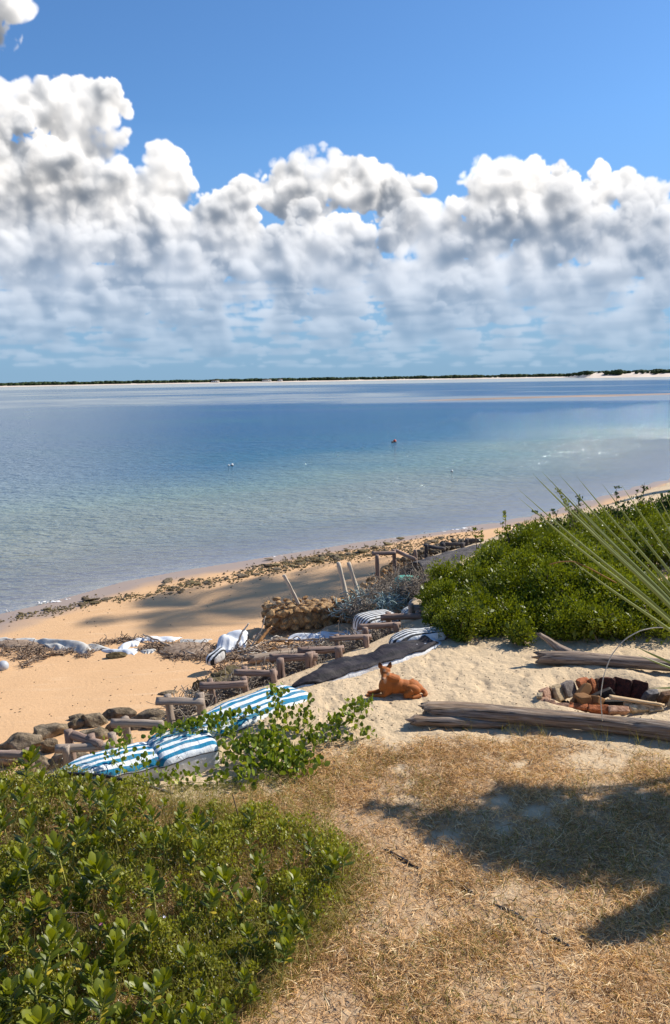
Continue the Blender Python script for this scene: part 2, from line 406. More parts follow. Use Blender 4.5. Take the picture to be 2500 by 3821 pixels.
M['logback'] = wood('tan_driftwood', [(0.10, 0.07, 0.05), (0.28, 0.21, 0.16), (0.46, 0.38, 0.31), (0.20, 0.14, 0.10)], scale=1.5, bstr=0.9)
M['branch'] = wood('bleached_branch', [(0.20, 0.14, 0.10), (0.42, 0.33, 0.25), (0.60, 0.50, 0.40), (0.30, 0.22, 0.15)])
M['white_branch'] = wood('white_branch', [(0.5, 0.43, 0.34), (0.66, 0.6, 0.5), (0.75, 0.7, 0.6), (0.55, 0.5, 0.4)])
M['darkpost'] = wood('dark_post_wood', [(0.03, 0.027, 0.025), (0.09, 0.08, 0.075), (0.17, 0.15, 0.14), (0.06, 0.05, 0.05)])
M['plank'] = wood('cut_firewood', [(0.42, 0.27, 0.13), (0.62, 0.44, 0.25), (0.75, 0.58, 0.36), (0.5, 0.33, 0.18)])
M['chunk'] = wood('brown_firewood', [(0.10, 0.05, 0.02), (0.26, 0.13, 0.05), (0.40, 0.22, 0.09), (0.2, 0.1, 0.04)])
M['rock'] = simple('brown_shore_rock', (0.06, 0.044, 0.022), (0.36, 0.28, 0.19), 7, 0.9, 1.0, 0.04, vary=0.3)
M['rock2'] = simple('algae_shore_rock', (0.06, 0.048, 0.018), (0.26, 0.20, 0.10), 8, 0.9, 0.8, 0.03, vary=0.35)
M['gabion'] = simple('limestone_rubble', (0.20, 0.10, 0.035), (0.60, 0.40, 0.20), 7, 0.85, 0.9, 0.02, vary=0.4)
M['rubble'] = simple('pale_rubble', (0.22, 0.15, 0.09), (0.60, 0.47, 0.34), 4, 0.85, 0.7, 0.02)
M['wire'] = simple('rusty_wire', (0.05, 0.04, 0.035), (0.16, 0.13, 0.11), 20, 0.7, 0.1)
M['net'] = simple('grey_fishing_net', (0.12, 0.095, 0.07), (0.40, 0.34, 0.28), 5, 0.9, 0.2)
M['bluenet'] = simple('blue_green_net', (0.10, 0.20, 0.19), (0.42, 0.52, 0.55), 7, 0.8, 0.3)
M['darknet'] = simple('dark_net_sheet', (0.035, 0.032, 0.034), (0.16, 0.14, 0.13), 5, 0.9, 1.0, 0.05)
M['greennet'] = simple('green_net', (0.05, 0.26, 0.20), (0.16, 0.48, 0.38), 9, 0.8, 1.0, 0.03)
M['grey_tarp'] = simple('grey_geotextile', (0.36, 0.33, 0.29), (0.60, 0.59, 0.55), 4, 0.85, 0.5, 0.02)
M['white_tarp'] = simple('white_geotextile', (0.60, 0.63, 0.66), (0.80, 0.82, 0.84), 3, 0.8, 0.4, 0.02)
M['beige_tarp'] = simple('beige_geotextile', (0.42, 0.30, 0.19), (0.62, 0.47, 0.32), 4, 0.85, 0.5, 0.02)
M['weed'] = simple('dried_seaweed', (0.14, 0.09, 0.06), (0.42, 0.31, 0.22), 9, 0.95, 0.4)
M['black'] = simple('black_plastic', (0.008, 0.008, 0.009), (0.022, 0.022, 0.025), 10, 0.45, 0.2, 0.004, 0.5)
M['seam'] = simple('dark_seam', (0.02, 0.02, 0.02), (0.06, 0.05, 0.05), 10, 0.8, 0.2)
M['twig'] = simple('brown_twig', (0.10, 0.06, 0.035), (0.26, 0.18, 0.11), 20, 0.9, 0.4)
M['stem'] = simple('yellow_green_stem', (0.30, 0.30, 0.06), (0.50, 0.46, 0.14), 20, 0.6, 0.2)
M['leaf'] = leafmat('fleshy_leaf', (0.045, 0.085, 0.010), (0.22, 0.24, 0.013), (0.60, 0.46, 0.05), rough=0.42)
M['cover'] = leafmat('small_leaf', (0.06, 0.085, 0.012), (0.32, 0.325, 0.045), (0.54, 0.46, 0.17), rough=0.5)
M['bush'] = leafmat('bush_leaf', (0.022, 0.045, 0.003), (0.30, 0.34, 0.016), (0.48, 0.45, 0.05), rough=0.45, trans=0.25)
M['darkbush'] = leafmat('dark_bush_leaf', (0.012, 0.035, 0.008), (0.04, 0.085, 0.015), (0.12, 0.17, 0.03), rough=0.4)
M['vine'] = leafmat('vine_leaf', (0.045, 0.09, 0.010), (0.22, 0.28, 0.03), (0.45, 0.42, 0.05), rough=0.42)
M['palm'] = leafmat('palm_blade', (0.10, 0.13, 0.025), (0.30, 0.34, 0.10), (0.60, 0.55, 0.28), rough=0.4, trans=0.2)
M['straw'] = leafmat('dry_grass', (0.26, 0.135, 0.05), (0.80, 0.51, 0.245), (0.94, 0.76, 0.48), rough=0.75, trans=0.2, spec=0.15)
M['greengrass'] = leafmat('green_grass', (0.13, 0.125, 0.03), (0.36, 0.31, 0.09), (0.6, 0.5, 0.22), rough=0.6, trans=0.3, spec=0.2)
M['fartree'] = leafmat('far_tree_leaf', (0.018, 0.035, 0.014), (0.05, 0.075, 0.03), (0.07, 0.09, 0.04), rough=0.8, trans=0.1, spec=0.1)
M['farsand'] = simple('far_sand', (0.55, 0.45, 0.36), (0.70, 0.60, 0.50), 0.03, 0.9, 0.2)
M['whitewall'] = simple('white_render', (0.7, 0.7, 0.68), (0.8, 0.8, 0.78), 1, 0.8, 0.1)
M['thatch'] = simple('thatch', (0.14, 0.11, 0.08), (0.25, 0.2, 0.15), 3, 0.9, 0.3)
M['foam'] = simple('white_foam', (0.72, 0.70, 0.66), (0.85, 0.84, 0.82), 8, 0.7, 0.8, 0.03)
M['bark'] = simple('palm_bark', (0.12, 0.09, 0.07), (0.26, 0.21, 0.17), 6, 0.9, 0.6, 0.03)

def mat_sand():
    m_, t, b = pmat('sand', 0.9, 0.15)
    co = t.node('ShaderNodeTexCoord').outputs['Object']
    zt = t.attr('terrace').outputs['Fac']; wet = t.attr('wet').outputs['Fac']; lit = t.attr('litter').outputs['Fac']
    n1 = t.noise(0.9, 5, 0.6, co); n2 = t.noise(14, 5, 0.65, co); n3 = t.noise(160, 3, 0.6, co)
    beach = t.mix(n1, (0.62, 0.375, 0.19), (0.70, 0.44, 0.235))
    ter = t.mix(n1, (0.58, 0.435, 0.27), (0.68, 0.53, 0.345))
    c = t.mix(zt, beach, ter)
    # crumbs of leaf and shell on the upper sand
    streak = t.noise(1.0, 4, 0.6, t.node('ShaderNodeMapping', {'Vector': co, 'Rotation': (0, 0, R(-28)), 'Scale': (0.9, 5.0, 1)}).outputs[0], 0.3)
    c = t.mix(t.math('MULTIPLY', t.ramp(streak, [(0.55, 0.0), (0.75, 0.45)]), t.math('SUBTRACT', 1.0, zt)), c, (0.74, 0.53, 0.33))
    cr2 = t.math('MULTIPLY', t.ramp(t.noise(34, 4, 0.75, co), [(0.66, 0.0), (0.71, 1.0)]), zt)
    c = t.mix(t.math('MULTIPLY', cr2, 0.5), c, (0.30, 0.20, 0.12))
    c = t.mix(t.math('MULTIPLY', n3, 0.22), c, (0.34, 0.24, 0.15))
    l2 = t.math('MULTIPLY', lit, t.ramp(n2, [(0.30, 0.35), (0.62, 1.0)]))
    c = t.mix(t.math('MULTIPLY', l2, 0.72), c, (0.33, 0.185, 0.09))
    c = t.mix(wet, c, (0.30, 0.235, 0.20))
    t.l.new(c, b.inputs['Base Color'])
    t.l.new(t.math('SUBTRACT', 0.92, t.math('MULTIPLY', wet, 0.55)), b.inputs['Roughness'])
    h = t.math('ADD', t.math('MULTIPLY', n2, 1.0), t.math('MULTIPLY', n3, 0.22))
    h = t.math('MULTIPLY', h, t.math('SUBTRACT', 1.0, wet))
    h = t.math('MULTIPLY', h, t.math('ADD', 0.42, t.math('MULTIPLY', zt, 0.58)))
    bump(t, b, h, 0.7, 0.05)
    return m_
M['sand'] = mat_sand()

def mat_water():
    m_, t, b = pmat('sea_water', 0.12, 0.5)
    t.n.remove(b)
    co = t.node('ShaderNodeTexCoord').outputs['Object']
    off = t.attr('offshore').outputs['Fac']; pale = t.attr('pale').outputs['Fac']
    body = t.ramp(off, [(0.0, (0.36, 0.32, 0.23)), (0.16, (0.38, 0.38, 0.27)), (0.32, (0.20, 0.27, 0.21)), (0.50, (0.022, 0.11, 0.19)), (0.78, (0.004, 0.070, 0.175)), (1.0, (0.002, 0.055, 0.16))])
    nb = t.noise(0.05, 4, 0.6, t.node('ShaderNodeMapping', {'Vector': co, 'Scale': (0.5, 1.0, 1.0)}).outputs[0])
    body = t.mix(t.ramp(nb, [(0.45, 0.0), (0.75, 0.5)]), body, (0.015, 0.13, 0.14))
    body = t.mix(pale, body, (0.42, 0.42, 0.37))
    m1 = t.node('ShaderNodeMapping', {'Vector': co, 'Scale': (1.0, 1.9, 1.0), 'Rotation': (0, 0, R(-28))}).outputs[0]
    h = t.math('ADD', t.math('MULTIPLY', t.noise(1.3, 2, 0.5, m1, 0.4), 1.0), t.math('MULTIPLY', t.noise(4.2, 2, 0.5, m1, 0.3), 0.30))
    h = t.math('ADD', h, t.math('MULTIPLY', t.noise(0.35, 2, 0.5, m1, 0.6), 1.2))
    amp = t.ramp(off, [(0.0, 0.15), (0.04, 0.45), (0.2, 0.8), (0.7, 0.95), (0.93, 0.6), (1.0, 0.35)])
    bm = t.node('ShaderNodeBump', {'Height': h, 'Strength': t.math('MULTIPLY', amp, 1.0), 'Distance': 0.40})
    dif = t.node('ShaderNodeBsdfDiffuse', {'Color': body, 'Normal': bm.outputs[0]})
    tr = t.node('ShaderNodeBsdfTransparent', {'Color': (0.90, 0.95, 0.93, 1)})
    clear = t.ramp(off, [(0.0, 0.97), (0.05, 0.75), (0.16, 0.35), (0.35, 0.0)])
    under = t.node('ShaderNodeMixShader', {0: clear, 1: dif.outputs[0], 2: tr.outputs[0]})
    gl = t.node('ShaderNodeBsdfGlossy', {'Color': (0.86, 0.95, 1.0, 1), 'Roughness': 0.12, 'Normal': bm.outputs[0]})
    fr = t.node('ShaderNodeFresnel', {'IOR': 1.33, 'Normal': bm.outputs[0]})
    fac = t.math('MINIMUM', t.math('MULTIPLY', fr.outputs[0], 0.42), 0.5)
    mx = t.node('ShaderNodeMixShader', {0: fac, 1: under.outputs[0], 2: gl.outputs[0]})
    t.l.new(mx.outputs[0], t.n['Material Output'].inputs['Surface'])
    return m_
M['water'] = mat_water()

def mat_bag(name, ca, cb, width, dirt=(0.45, 0.36, 0.25), dirt_amt=0.35, sag=0.0):
    """woven bag: 'grain' = (across the top, height, along); stripes run along the bag"""
    m_, t, b = pmat(name, 0.75, 0.25)
    g = t.attr('grain').outputs['Vector']; s = t.node('ShaderNodeSeparateXYZ', {0: g})
    top = t.attr('topside').outputs['Fac']
    x = t.math('ADD', s.outputs[0], t.math('MULTIPLY', t.noise(1.5, 2, 0.5, g), 0.02))
    st = t.math('GREATER_THAN', t.math('PINGPONG', x, width), width*0.5)
    c = t.mix(st, ca, cb)
    c = t.mix(t.math('GREATER_THAN', top, 0.5), c, (0.70, 0.71, 0.70))
    n = t.noise(5, 6, 0.65, t.node('ShaderNodeTexCoord').outputs['Object'])
    c = t.mix(t.ramp(n, [(0.48, 0.0), (0.75, dirt_amt)]), c, dirt)
    t.l.new(c, b.inputs['Base Color'])
    wv = t.noise(1.0, 4, 0.6, t.node('ShaderNodeMapping', {'Vector': g, 'Scale': (4, 9, 14)}).outputs[0], 0.8)
    bump(t, b, t.math('ADD', wv, t.math('MULTIPLY', n, 0.4)), 0.55, 0.03)
    return m_
M['bagblue'] = mat_bag('blue_white_striped_bag', (0.012, 0.19, 0.33), (0.72, 0.75, 0.76), 0.074, (0.50, 0.40, 0.28), 0.45)
M['bagblack'] = mat_bag('black_white_striped_bag', (0.025, 0.03, 0.035), (0.72, 0.73, 0.72), 0.045)
M['bagcovered'] = mat_bag('black_cover', (0.013, 0.012, 0.016), (0.022, 0.018, 0.024), 0.2, (0.13, 0.11, 0.095), 0.45)
M['bagwhite'] = mat_bag('white_bag', (0.70, 0.72, 0.73), (0.76, 0.78, 0.79), 0.3, (0.5, 0.4, 0.28), 0.4)

# ------------------------------------------------------------------ the lie of the land
ZW = -2.3          # water level; the upper sand is about 0
def pts(lst, z): return [tuple(at(px, py, z)[:2]) for px, py in lst]
BANK = [(-60, -30), (-14, 1.5), (-7.5, 6.8)]+pts([(60, 2830), (320, 2765), (510, 2708), (670, 2625), (830, 2565), (960, 2512), (1090, 2462), (1210, 2420), (1310, 2380), (1415, 2338)], -0.2)+\
    pts([(1480, 2255), (1530, 2150), (1570, 2085), (1700, 2045), (1935, 1968)], -0.4)+[(10, 30), (18, 40), (34, 54), (70, 66), (400, 90)]
SHORE = [(-80, -25), (-25, 9)]+pts([(-200, 2350), (0, 2290), (150, 2256), (300, 2215), (455, 2171), (670, 2130), (850, 2102), (1002, 2077), (1200, 2046), (1330, 2024), (1582, 1992), (1741, 1970), (1900, 1945), (2078, 1905), (2206, 1868), (2350, 1825), (2500, 1789)], ZW)+[(33, 70), (46, 84), (90, 104), (400, 140)]
def sdist(x, y, P):
    """distance to a polyline, positive on its left (seaward)"""
    best = np.full(x.shape, 1e9); sg = np.ones(x.shape)
    for (ax, ay), (bx, by) in zip(P[:-1], P[1:]):
        dx, dy = bx-ax, by-ay; L = dx*dx+dy*dy
        t = np.clip(((x-ax)*dx+(y-ay)*dy)/L, 0, 1)
        d = np.hypot(x-ax-t*dx, y-ay-t*dy); s = np.where(dx*(y-ay)-dy*(x-ax) >= 0, 1.0, -1.0)
        u = d < best-1e-9; best = np.where(u, d, best); sg = np.where(u, s, sg)
    return best*sg
PIT = at(2255, 2588, 0.0); PITR = 0.92
LOGA, LOGB = at(1585, 2668, 0.05), at(2660, 2765, 0.05)
def sstep(a, b, x):
    t = np.clip((x-a)/(b-a), 0, 1); return t*t*(3-2*t)
def grassish(x, y): return sstep(10.2, 9.2, y) if False else 1-sstep(9.0, 10.0, y)
def ground(x, y, fine=True):
    x = np.asarray(x, float); y = np.asarray(y, float)
    sb = sdist(x, y, BANK); ss = sdist(x, y, SHORE)
    # upper sand
    zt = -0.30*sstep(-1.6, 0.0, sb)+0.10*(fbm(x*0.35, y*0.35, 3, 3)-0.5)
    rp = np.hypot(x-PIT.x, y-PIT.y)
    zt = zt+0.05*np.exp(-((rp-PITR-0.12)/0.16)**2)-0.16*(1-sstep(0.55, 0.95, rp/PITR))
    dp = at(650, 2860, -0.2); zt = zt-0.26*np.exp(-(((x-dp.x)/1.3)**2+((y-dp.y)/0.8)**2))
    # beach between the bank and the water
    f = np.clip(sb, 0, None)/(np.clip(sb, 0, None)+np.clip(-ss, 0, None)+1e-3)
    zb = -1.38+(ZW+1.38)*np.clip(f, 0, 1)**1.25+0.05*(fbm(x*0.5, y*0.5, 9, 3)-0.5)*np.clip(sb*0.5, 0, 1)*np.clip(-ss/6, 0, 1)
    zw = ZW-0.02-np.clip(ss, 0, None)*0.045; zw = np.maximum(zw, ZW-6)
    zb = np.where(ss > 0, zw, zb)
    k = sstep(-0.38, 0.05, sb)
    z = zt*(1-k)+zb*k
    if fine:
        near = np.clip((45-y)/30, 0, 1)*(1-k)
        up = np.clip((sb+0)/-1.0, 0, 1)
        a = vnoise(x*5.5, y*5.5, 21)*vnoise(x*9, y*9+4, 22); b = fbm(x*2.2, y*2.2, 33, 3)
        z = z+near*up*(-(0.060)*np.clip(a-0.22, 0, 1)*(1-0.8*grassish(x, y))+0.05*(b-0.5)+0.012*(vnoise(x*22, y*22, 5)-0.5))
        bk = k*np.clip((-ss)/4, 0, 1)
        # long runnels and footmarks on the beach
        u_ = x*0.88+y*0.47; v_ = -x*0.47+y*0.88
        z = z+bk*(0.02*(fbm(u_*0.8, v_*4, 44, 3)-0.5)-0.05*np.clip(vnoise(u_*1.4, v_*5.5, 45)-0.80, 0, 1))
    return z
def gz(x, y): return float(ground(np.array([x]), np.array([y]))[0])

def polar(rr, th):
    rg, tg = np.meshgrid(rr, th, indexing='ij')
    return (rg*np.sin(tg)).ravel(), (rg*np.cos(tg)).ravel()
def gridfaces(n, m, wrap):
    i = np.arange(n-1)[:, None]*m; j = np.arange(m if wrap else m-1)[None]; k = (j+1) % m
    return np.stack((i+j, i+k, i+m+k, i+m+j), -1).reshape(-1, 4)[:, ::-1]
rr = np.concatenate((np.linspace(0.3, 3.5, 12), np.geomspace(3.7, 36, 620), np.geomspace(36.5, 6500, 110)))
th = np.concatenate((np.linspace(-R(30), R(30), 620), np.linspace(R(31), R(329), 130)))
gx, gy = polar(rr, th)
gzv = ground(gx, gy)
sbv = sdist(gx, gy, BANK); ssv = sdist(gx, gy, SHORE)
terr = 1-sstep(-0.2, 0.5, sbv)
wetn = (fbm(gx*0.6, gy*0.6, 77, 3)-0.5)*1.6
wet = sstep(-2.6, -1.2, ssv+wetn)*0.9
wet = np.maximum(wet, 0)
LOGLINE = lambda x: LOGA.y+(LOGB.y-LOGA.y)*(x-LOGA.x)/(LOGB.x-LOGA.x)
def grassmask(x, y):
    """1 where dry turf grows in front of the big log"""
    edge = np.where(x > LOGA.x-0.1, LOGLINE(x)-0.12, 9.0+0.55*(x+1.0))
    n = fbm(x*0.8+3, y*0.8, 61, 4); n2 = fbm(x*2.8, y*2.8, 64, 3)
    return sstep(0.0, 0.75, edge-y+(n-0.5)*1.6)*sstep(0.31, 0.49, n*0.5+n2*0.5+0.02+0.05*(7.5-y)/3)
lit = grassmask(gx, gy)*(gy > 0)*(gy < 12)
ground_o = mk('ground', np.stack((gx, gy, gzv), -1), gridfaces(len(rr), len(th), True), M['sand'], None, {'terrace': terr, 'wet': wet, 'litter': lit}, True, top=(0, 0, 0))
tag(ground_o, kind='structure')

# sea
rr = np.concatenate((np.geomspace(12, 120, 260), np.geomspace(122, 9000, 240))); th = np.linspace(-R(100), R(100), 700)
wx, wy = polar(rr, th); so = sdist(wx, wy, SHORE); rad = np.hypot(wx, wy)
offv = 1-np.exp(-np.clip(so+(fbm(wx*0.06, wy*0.10, 5, 3)-0.5)*10*np.clip(so/12, 0, 1), 0, None)/46.0)
pale = np.zeros_like(wx)
azv = np.degrees(np.arctan2(wx, wy))
def band(r0, r1, soft, az0=-90, az1=90, asoft=6):
    lr = np.log(rad); return sstep(np.log(r0)-soft, np.log(r0), lr)*(1-sstep(np.log(r1), np.log(r1)+soft, lr))*sstep(az0-asoft, az0, azv)*(1-sstep(az1, az1+asoft, azv))
wob = (fbm(wx*0.012+9, wy*0.012, 8, 3)-0.5)
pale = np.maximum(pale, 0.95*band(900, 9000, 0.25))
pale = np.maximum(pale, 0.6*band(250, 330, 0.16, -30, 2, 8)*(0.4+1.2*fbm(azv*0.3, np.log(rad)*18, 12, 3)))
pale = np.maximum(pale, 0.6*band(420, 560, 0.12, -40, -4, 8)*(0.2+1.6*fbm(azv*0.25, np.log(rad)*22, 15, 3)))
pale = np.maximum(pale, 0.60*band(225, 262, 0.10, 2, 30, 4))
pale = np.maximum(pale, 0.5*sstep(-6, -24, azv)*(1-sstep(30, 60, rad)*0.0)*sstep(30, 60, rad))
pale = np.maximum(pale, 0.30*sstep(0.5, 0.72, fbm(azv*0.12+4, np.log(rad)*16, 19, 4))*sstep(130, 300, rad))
wz = ZW+0.035*(fbm(wx*0.5, wy*0.9, 70, 3)-0.5)*np.clip(so/6, 0, 1)*np.clip((160-rad)/100, 0, 1)
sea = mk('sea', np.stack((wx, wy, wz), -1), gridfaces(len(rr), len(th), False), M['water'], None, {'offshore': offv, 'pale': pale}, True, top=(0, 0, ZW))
tag(sea, kind='structure')

# emergent sandbar
B0, B1 = at(1480, 1497, ZW), at(2750, 1463, ZW)
g = Geo(); n = 60; s = np.linspace(0, 1, n); c = np.linspace(-1, 1, 9)
bx = B0.x+(B1.x-B0.x)*s; by = B0.y+(B1.y-B0.y)*s
wdt = 13*np.sin(np.pi*np.clip(s*0.96+0.04, 0, 1))**0.6*(0.7+0.6*vnoise(s*9, s*0, 3))+1
V = np.stack((bx[:, None]+0*c, by[:, None]+c*wdt[:, None]+3*(vnoise(s*7, s*0+2, 4)-0.5)[:, None], ZW-0.15+0.30*(1-c**2)[None]*np.clip(0.35+s*3, 0, 1)[:, None]), -1)
g.add(V.reshape(-1, 3), gridfaces(n, 9, False)[:, ::-1])
M['barsand'] = simple('wet_bar_sand', (0.20, 0.145, 0.11), (0.38, 0.27, 0.20), 0.04, 0.7, 0.2)
tag(g.build('sandbar', M['barsand']), kind='structure')

# far shore: low sand, rising to a small dune at the right
DF = 1500.0
az_ = np.linspace(-R(42), R(42), 400)
dist = DF*(1-0.0*az_)
dune = sstep(R(15.8), R(17.5), az_)
dist = dist-230*dune
prof = [(-40, -1.0), (0, 0.25), (30, 1.6), (60, 2.6), (400, 3.2)]
V = []
for a, d, du in zip(az_, dist, dune):
    for k, (dd, hh) in enumerate(prof):
        e = 0 if k < 2 else du*(2.6 if k == 2 else 4.6)*(0.6+0.8*vnoise(np.array([a*160.0]), np.array([k*2.0]), 6)[0])
        V.append(((d+dd)*math.sin(a), (d+dd)*math.cos(a), ZW+hh+e))
fs = mk('far_shore', V, gridfaces(400, 5, False), M['farsand'], None, None, False)
tag(fs, kind='structure')
# trees of the far shore, one unbroken low wood
TV, TF = sphere(7, 5); TQ = TF[0]; TT = TF[1]
N = 4200
a = RNG.uniform(-R(40), R(40), N); dn = sstep(R(15.8), R(17.5), a)
dep = RNG.uniform(0, 1, N)**1.4*120+35
d = DF-230*dn+dep-dn*6
hgt = 0.8*(2.6+2.6*fbm(np.degrees(a)*1.6, a*0, 31, 3)+RNG.uniform(-0.8, 1.2, N))
keep = ~((dn > 0.5) & (fbm(np.degrees(a)*2.5, dep*0.03, 71, 3) < 0.40) & (dep < 55))
a, dn, dep, d, hgt = [v[keep] for v in (a, dn, dep, d, hgt)]; N = len(a)
wd = hgt*RNG.uniform(0.8, 1.5, N)
Mx = np.zeros((N, 3, 3)); Mx[:, 0, 0] = wd; Mx[:, 1, 1] = wd; Mx[:, 2, 2] = hgt*0.75
T = np.stack((d*np.sin(a), d*np.cos(a), ZW+2.0+dn*3.6+hgt*0.55), -1)
NV = TV*(1+0.28*noise3(TV, 3.5, 9)[:, None])
V, F, _ = batch(NV, TQ, Mx, T); _, F3, _ = batch(NV, TT, Mx, T)
tint = np.repeat(RNG.uniform(0.1, 0.8, N), len(TV))
V = V+RNG.normal(0, 0.25, V.shape)
ft = mk('far_wood', V, [F, F3], M['fartree'], None, {'tint': tint}, False)
tag(ft, 'low dark green wood along the whole far shore', 'wood', kind='stuff')
# three small white houses among the far trees
def house(px, wid, label):
    az0, _ = ray_azel(px, 1430); az0 = R(az0); d0 = DF+22
    base = Vector((d0*math.sin(az0), d0*math.cos(az0), ZW+1.6))
    t = thing('beach_house', label, 'house', base)
    def box(name, x0, x1, y0, y1, z0, z1, mat, gable=False):
        V = [(x, y, z) for z in (z0, z1) for y in (y0, y1) for x in (x0, x1)]
        F = [(0, 2, 3, 1), (0, 1, 5, 4), (1, 3, 7, 5), (3, 2, 6, 7), (2, 0, 4, 6), (4, 5, 7, 6)]
        V = np.array(V, float)
        if gable:
            V[4:, 1] = (y0+y1)/2; V[4, 0] += 0.8; V[6, 0] += 0.8; V[5, 0] -= 0.8; V[7, 0] -= 0.8
            V[6:, 1] += 0.02
        mk(name, V+np.array(base), np.array(F), mat, t)
    box('wall', -wid/2, wid/2, 0, 6, 0, 2.4, M['whitewall'])
    box('roof', -wid/2-0.5, wid/2+0.5, -0.6, 6.6, 2.41, 4.2, M['thatch'], True)
    for k in range(int(wid/4)):
        box('window', -wid/2+1.2+k*4, -wid/2+2.4+k*4, -0.05, 0.1, 0.9, 1.9, M['black'])
house(803, 14, 'small white house at the left end of the far beach houses')
house(995, 17, 'long white house in the middle of the far shore trees')
house(1045, 9, 'short white house just right of the long white one across the water')

# ------------------------------------------------------------------ posts and rails
def member(P0, P1, r0, r1, seed, n=12, rough=0.22, seg=11, bend=0.006, knob=0.02):
    s = np.linspace(0, 1, seg)[:, None]; P0 = np.array(P0); P1 = np.array(P1)
    P = P0*(1-s)+P1*s; r = np.random.default_rng(seed)
    P = P+np.sin(s*math.pi)*r.normal(0, bend, 3)
    return tube(P, np.linspace(r0, r1, seg)*(1+0.05*np.sin(np.arange(seg)*1.7+seed)), n, rough, seed, knob=knob)
def frame(label, rails, posts, zr=-0.12, r=0.053, mat='post', yoff=0.0):
    """rails: (x0, y0, x1, y1) in photograph units; posts: (top x, top y, foot x, foot y)"""
    r *= 0.9+0.25*((len(label)*37) % 10)/10
    allp = [at(x, y, zr) for x, y, _, _ in posts]+[at((a+c)/2, (b+d)/2, zr) for a, b, c, d in rails]
    bx = sum(p.x for p in allp)/len(allp); by = sum(p.y for p in allp)/len(allp)
    t = thing('post_and_rail', label, 'post rail', (bx, by, gz(bx, by+0.3)), 'posts with rails along the edge of the beach')
    for k, (x0, y0, x1, y1) in enumerate(rails):
        A, B = at(x0, y0, zr), at(x1, y1, zr); q_ = (B-A)*0.05; A -= q_; B += q_; g = Geo(); sd = int(x0*7+y0) % 9973
        g.add(*member(A, B, r*1.05, r*0.95, sd)); g.build('rail', M[mat], t, True)
    for k, (x0, y0, x1, y1) in enumerate(posts):
        zt = zr+0.05+0.07*((x0*13) % 7)/7; A = at(x0, y0, zt); dist = (A-Vector((0, 0, H))).length
        L = max(0.3, (y1-y0)*dist/FOC/math.cos(R(22)))
        dx = (x1-x0)*dist/FOC
        A = A+Vector((0, 0.05, 0)); B = A+Vector((dx*1.35, 0.02, -L*1.1-0.45)); g = Geo(); sd = int(x0*5+y0*3) % 9973
        g.add(*member(A, B, r*0.95, r*1.1, sd, bend=0.008)); g.build('post', M[mat], t, True)
    return t
frame('pale rail ending in the green leaves at the left edge of the picture', [(-150, 2810, 92, 2818)], [(95, 2803, 112, 2915)], 0.0)
frame('tall brown post with a short rail running down to a pale second post', [(268, 2740, 370, 2775)], [(250, 2730, 264, 2870), (334, 2748, 348, 2845)], 0.0)
frame('low rail behind the tallest brown post', [(218, 2795, 418, 2784)], [(238, 2792, 250, 2870), (412, 2742, 420, 2800)], -0.06, mat='postpale')
frame('rail on a pale post above the vine and just behind the near striped bag', [(427, 2700, 600, 2704)], [(462, 2682, 474, 2775)], 0.02, mat='postpale')
frame('rail with a round cut end at the far tip of the blue striped bag', [(592, 2616, 752, 2619)], [(622, 2598, 640, 2705), (744, 2592, 758, 2695)], 0.0, mat='postpale')
frame('dark rail over the rocks beside the upper end of the blue striped bag', [(752, 2558, 915, 2550)], [(782, 2538, 796, 2615), (908, 2532, 922, 2600)])
frame('rail in front of the lying driftwood trunk', [(882, 2508, 1026, 2513)], [(910, 2492, 918, 2560), (1016, 2503, 1030, 2560)])
frame('heavy rail standing over the far tip of the black cover', [(1014, 2455, 1177, 2453)], [(1044, 2462, 1050, 2515), (1162, 2438, 1176, 2525)], r=0.064)
frame('rail with a pale cut end between driftwood tangle and black cover', [(1118, 2428, 1276, 2421)], [(1150, 2440, 1156, 2470), (1262, 2418, 1270, 2505)], r=0.066)
frame('rail in front of the white ground sheet beside the stone basket', [(1236, 2386, 1378, 2379)], [(1258, 2372, 1266, 2425), (1366, 2376, 1376, 2440)])
frame('rail crossing the big white bag', [(1342, 2339, 1487, 2331)], [(1362, 2345, 1370, 2390), (1476, 2328, 1486, 2385)])
frame('rail above the big white bag with a stump of post behind it', [(1428, 2306, 1573, 2303)], [(1448, 2288, 1456, 2365), (1562, 2283, 1566, 2300)], r=0.062)
frame('last rail before the green bush on a thick square topped post', [(1542, 2270, 1670, 2272)], [(1534, 2256, 1545, 2310)], r=0.062, mat='postpale')
frame('tall open frame of two grey posts and a rail on the stone rubble', [(1392, 2066, 1472, 2064)], [(1407, 2072, 1414, 2150), (1470, 2052, 1479, 2146)], -0.15, mat='post', r=0.052)
frame('slanting rail running down to a short pale post behind the rubble', [(1480, 2058, 1545, 2086)], [(1549, 2053, 1556, 2090)], -0.2, r=0.05)
frame('dark rail sagging at the back of the dark net sheet', [(1588, 2035, 1655, 2048)], [(1592, 2033, 1594, 2062), (1654, 2027, 1658, 2055)], -0.2, mat='darkpost')
frame('level dark rail at the back of the dark net sheet', [(1654, 2031, 1732, 2031)], [(1726, 2028, 1729, 2060)], -0.2, mat='darkpost')
frame('dark rail half hidden by the left tip of the green bush', [(1738, 2016, 1800, 2016)], [(1742, 2013, 1744, 2040)], -0.2, mat='darkpost')
frame('dark upright post standing alone above the bush against the beach', [(1945, 1990, 2020, 1985)], [(1935, 1955, 1942, 2010)], -0.1, mat='darkpost', r=0.075)
frame('squat dark post above the bush right of the lone upright post', [(2036, 1975, 2095, 1972)], [(2028, 1960, 2032, 2005)], -0.1, mat='darkpost', r=0.10)

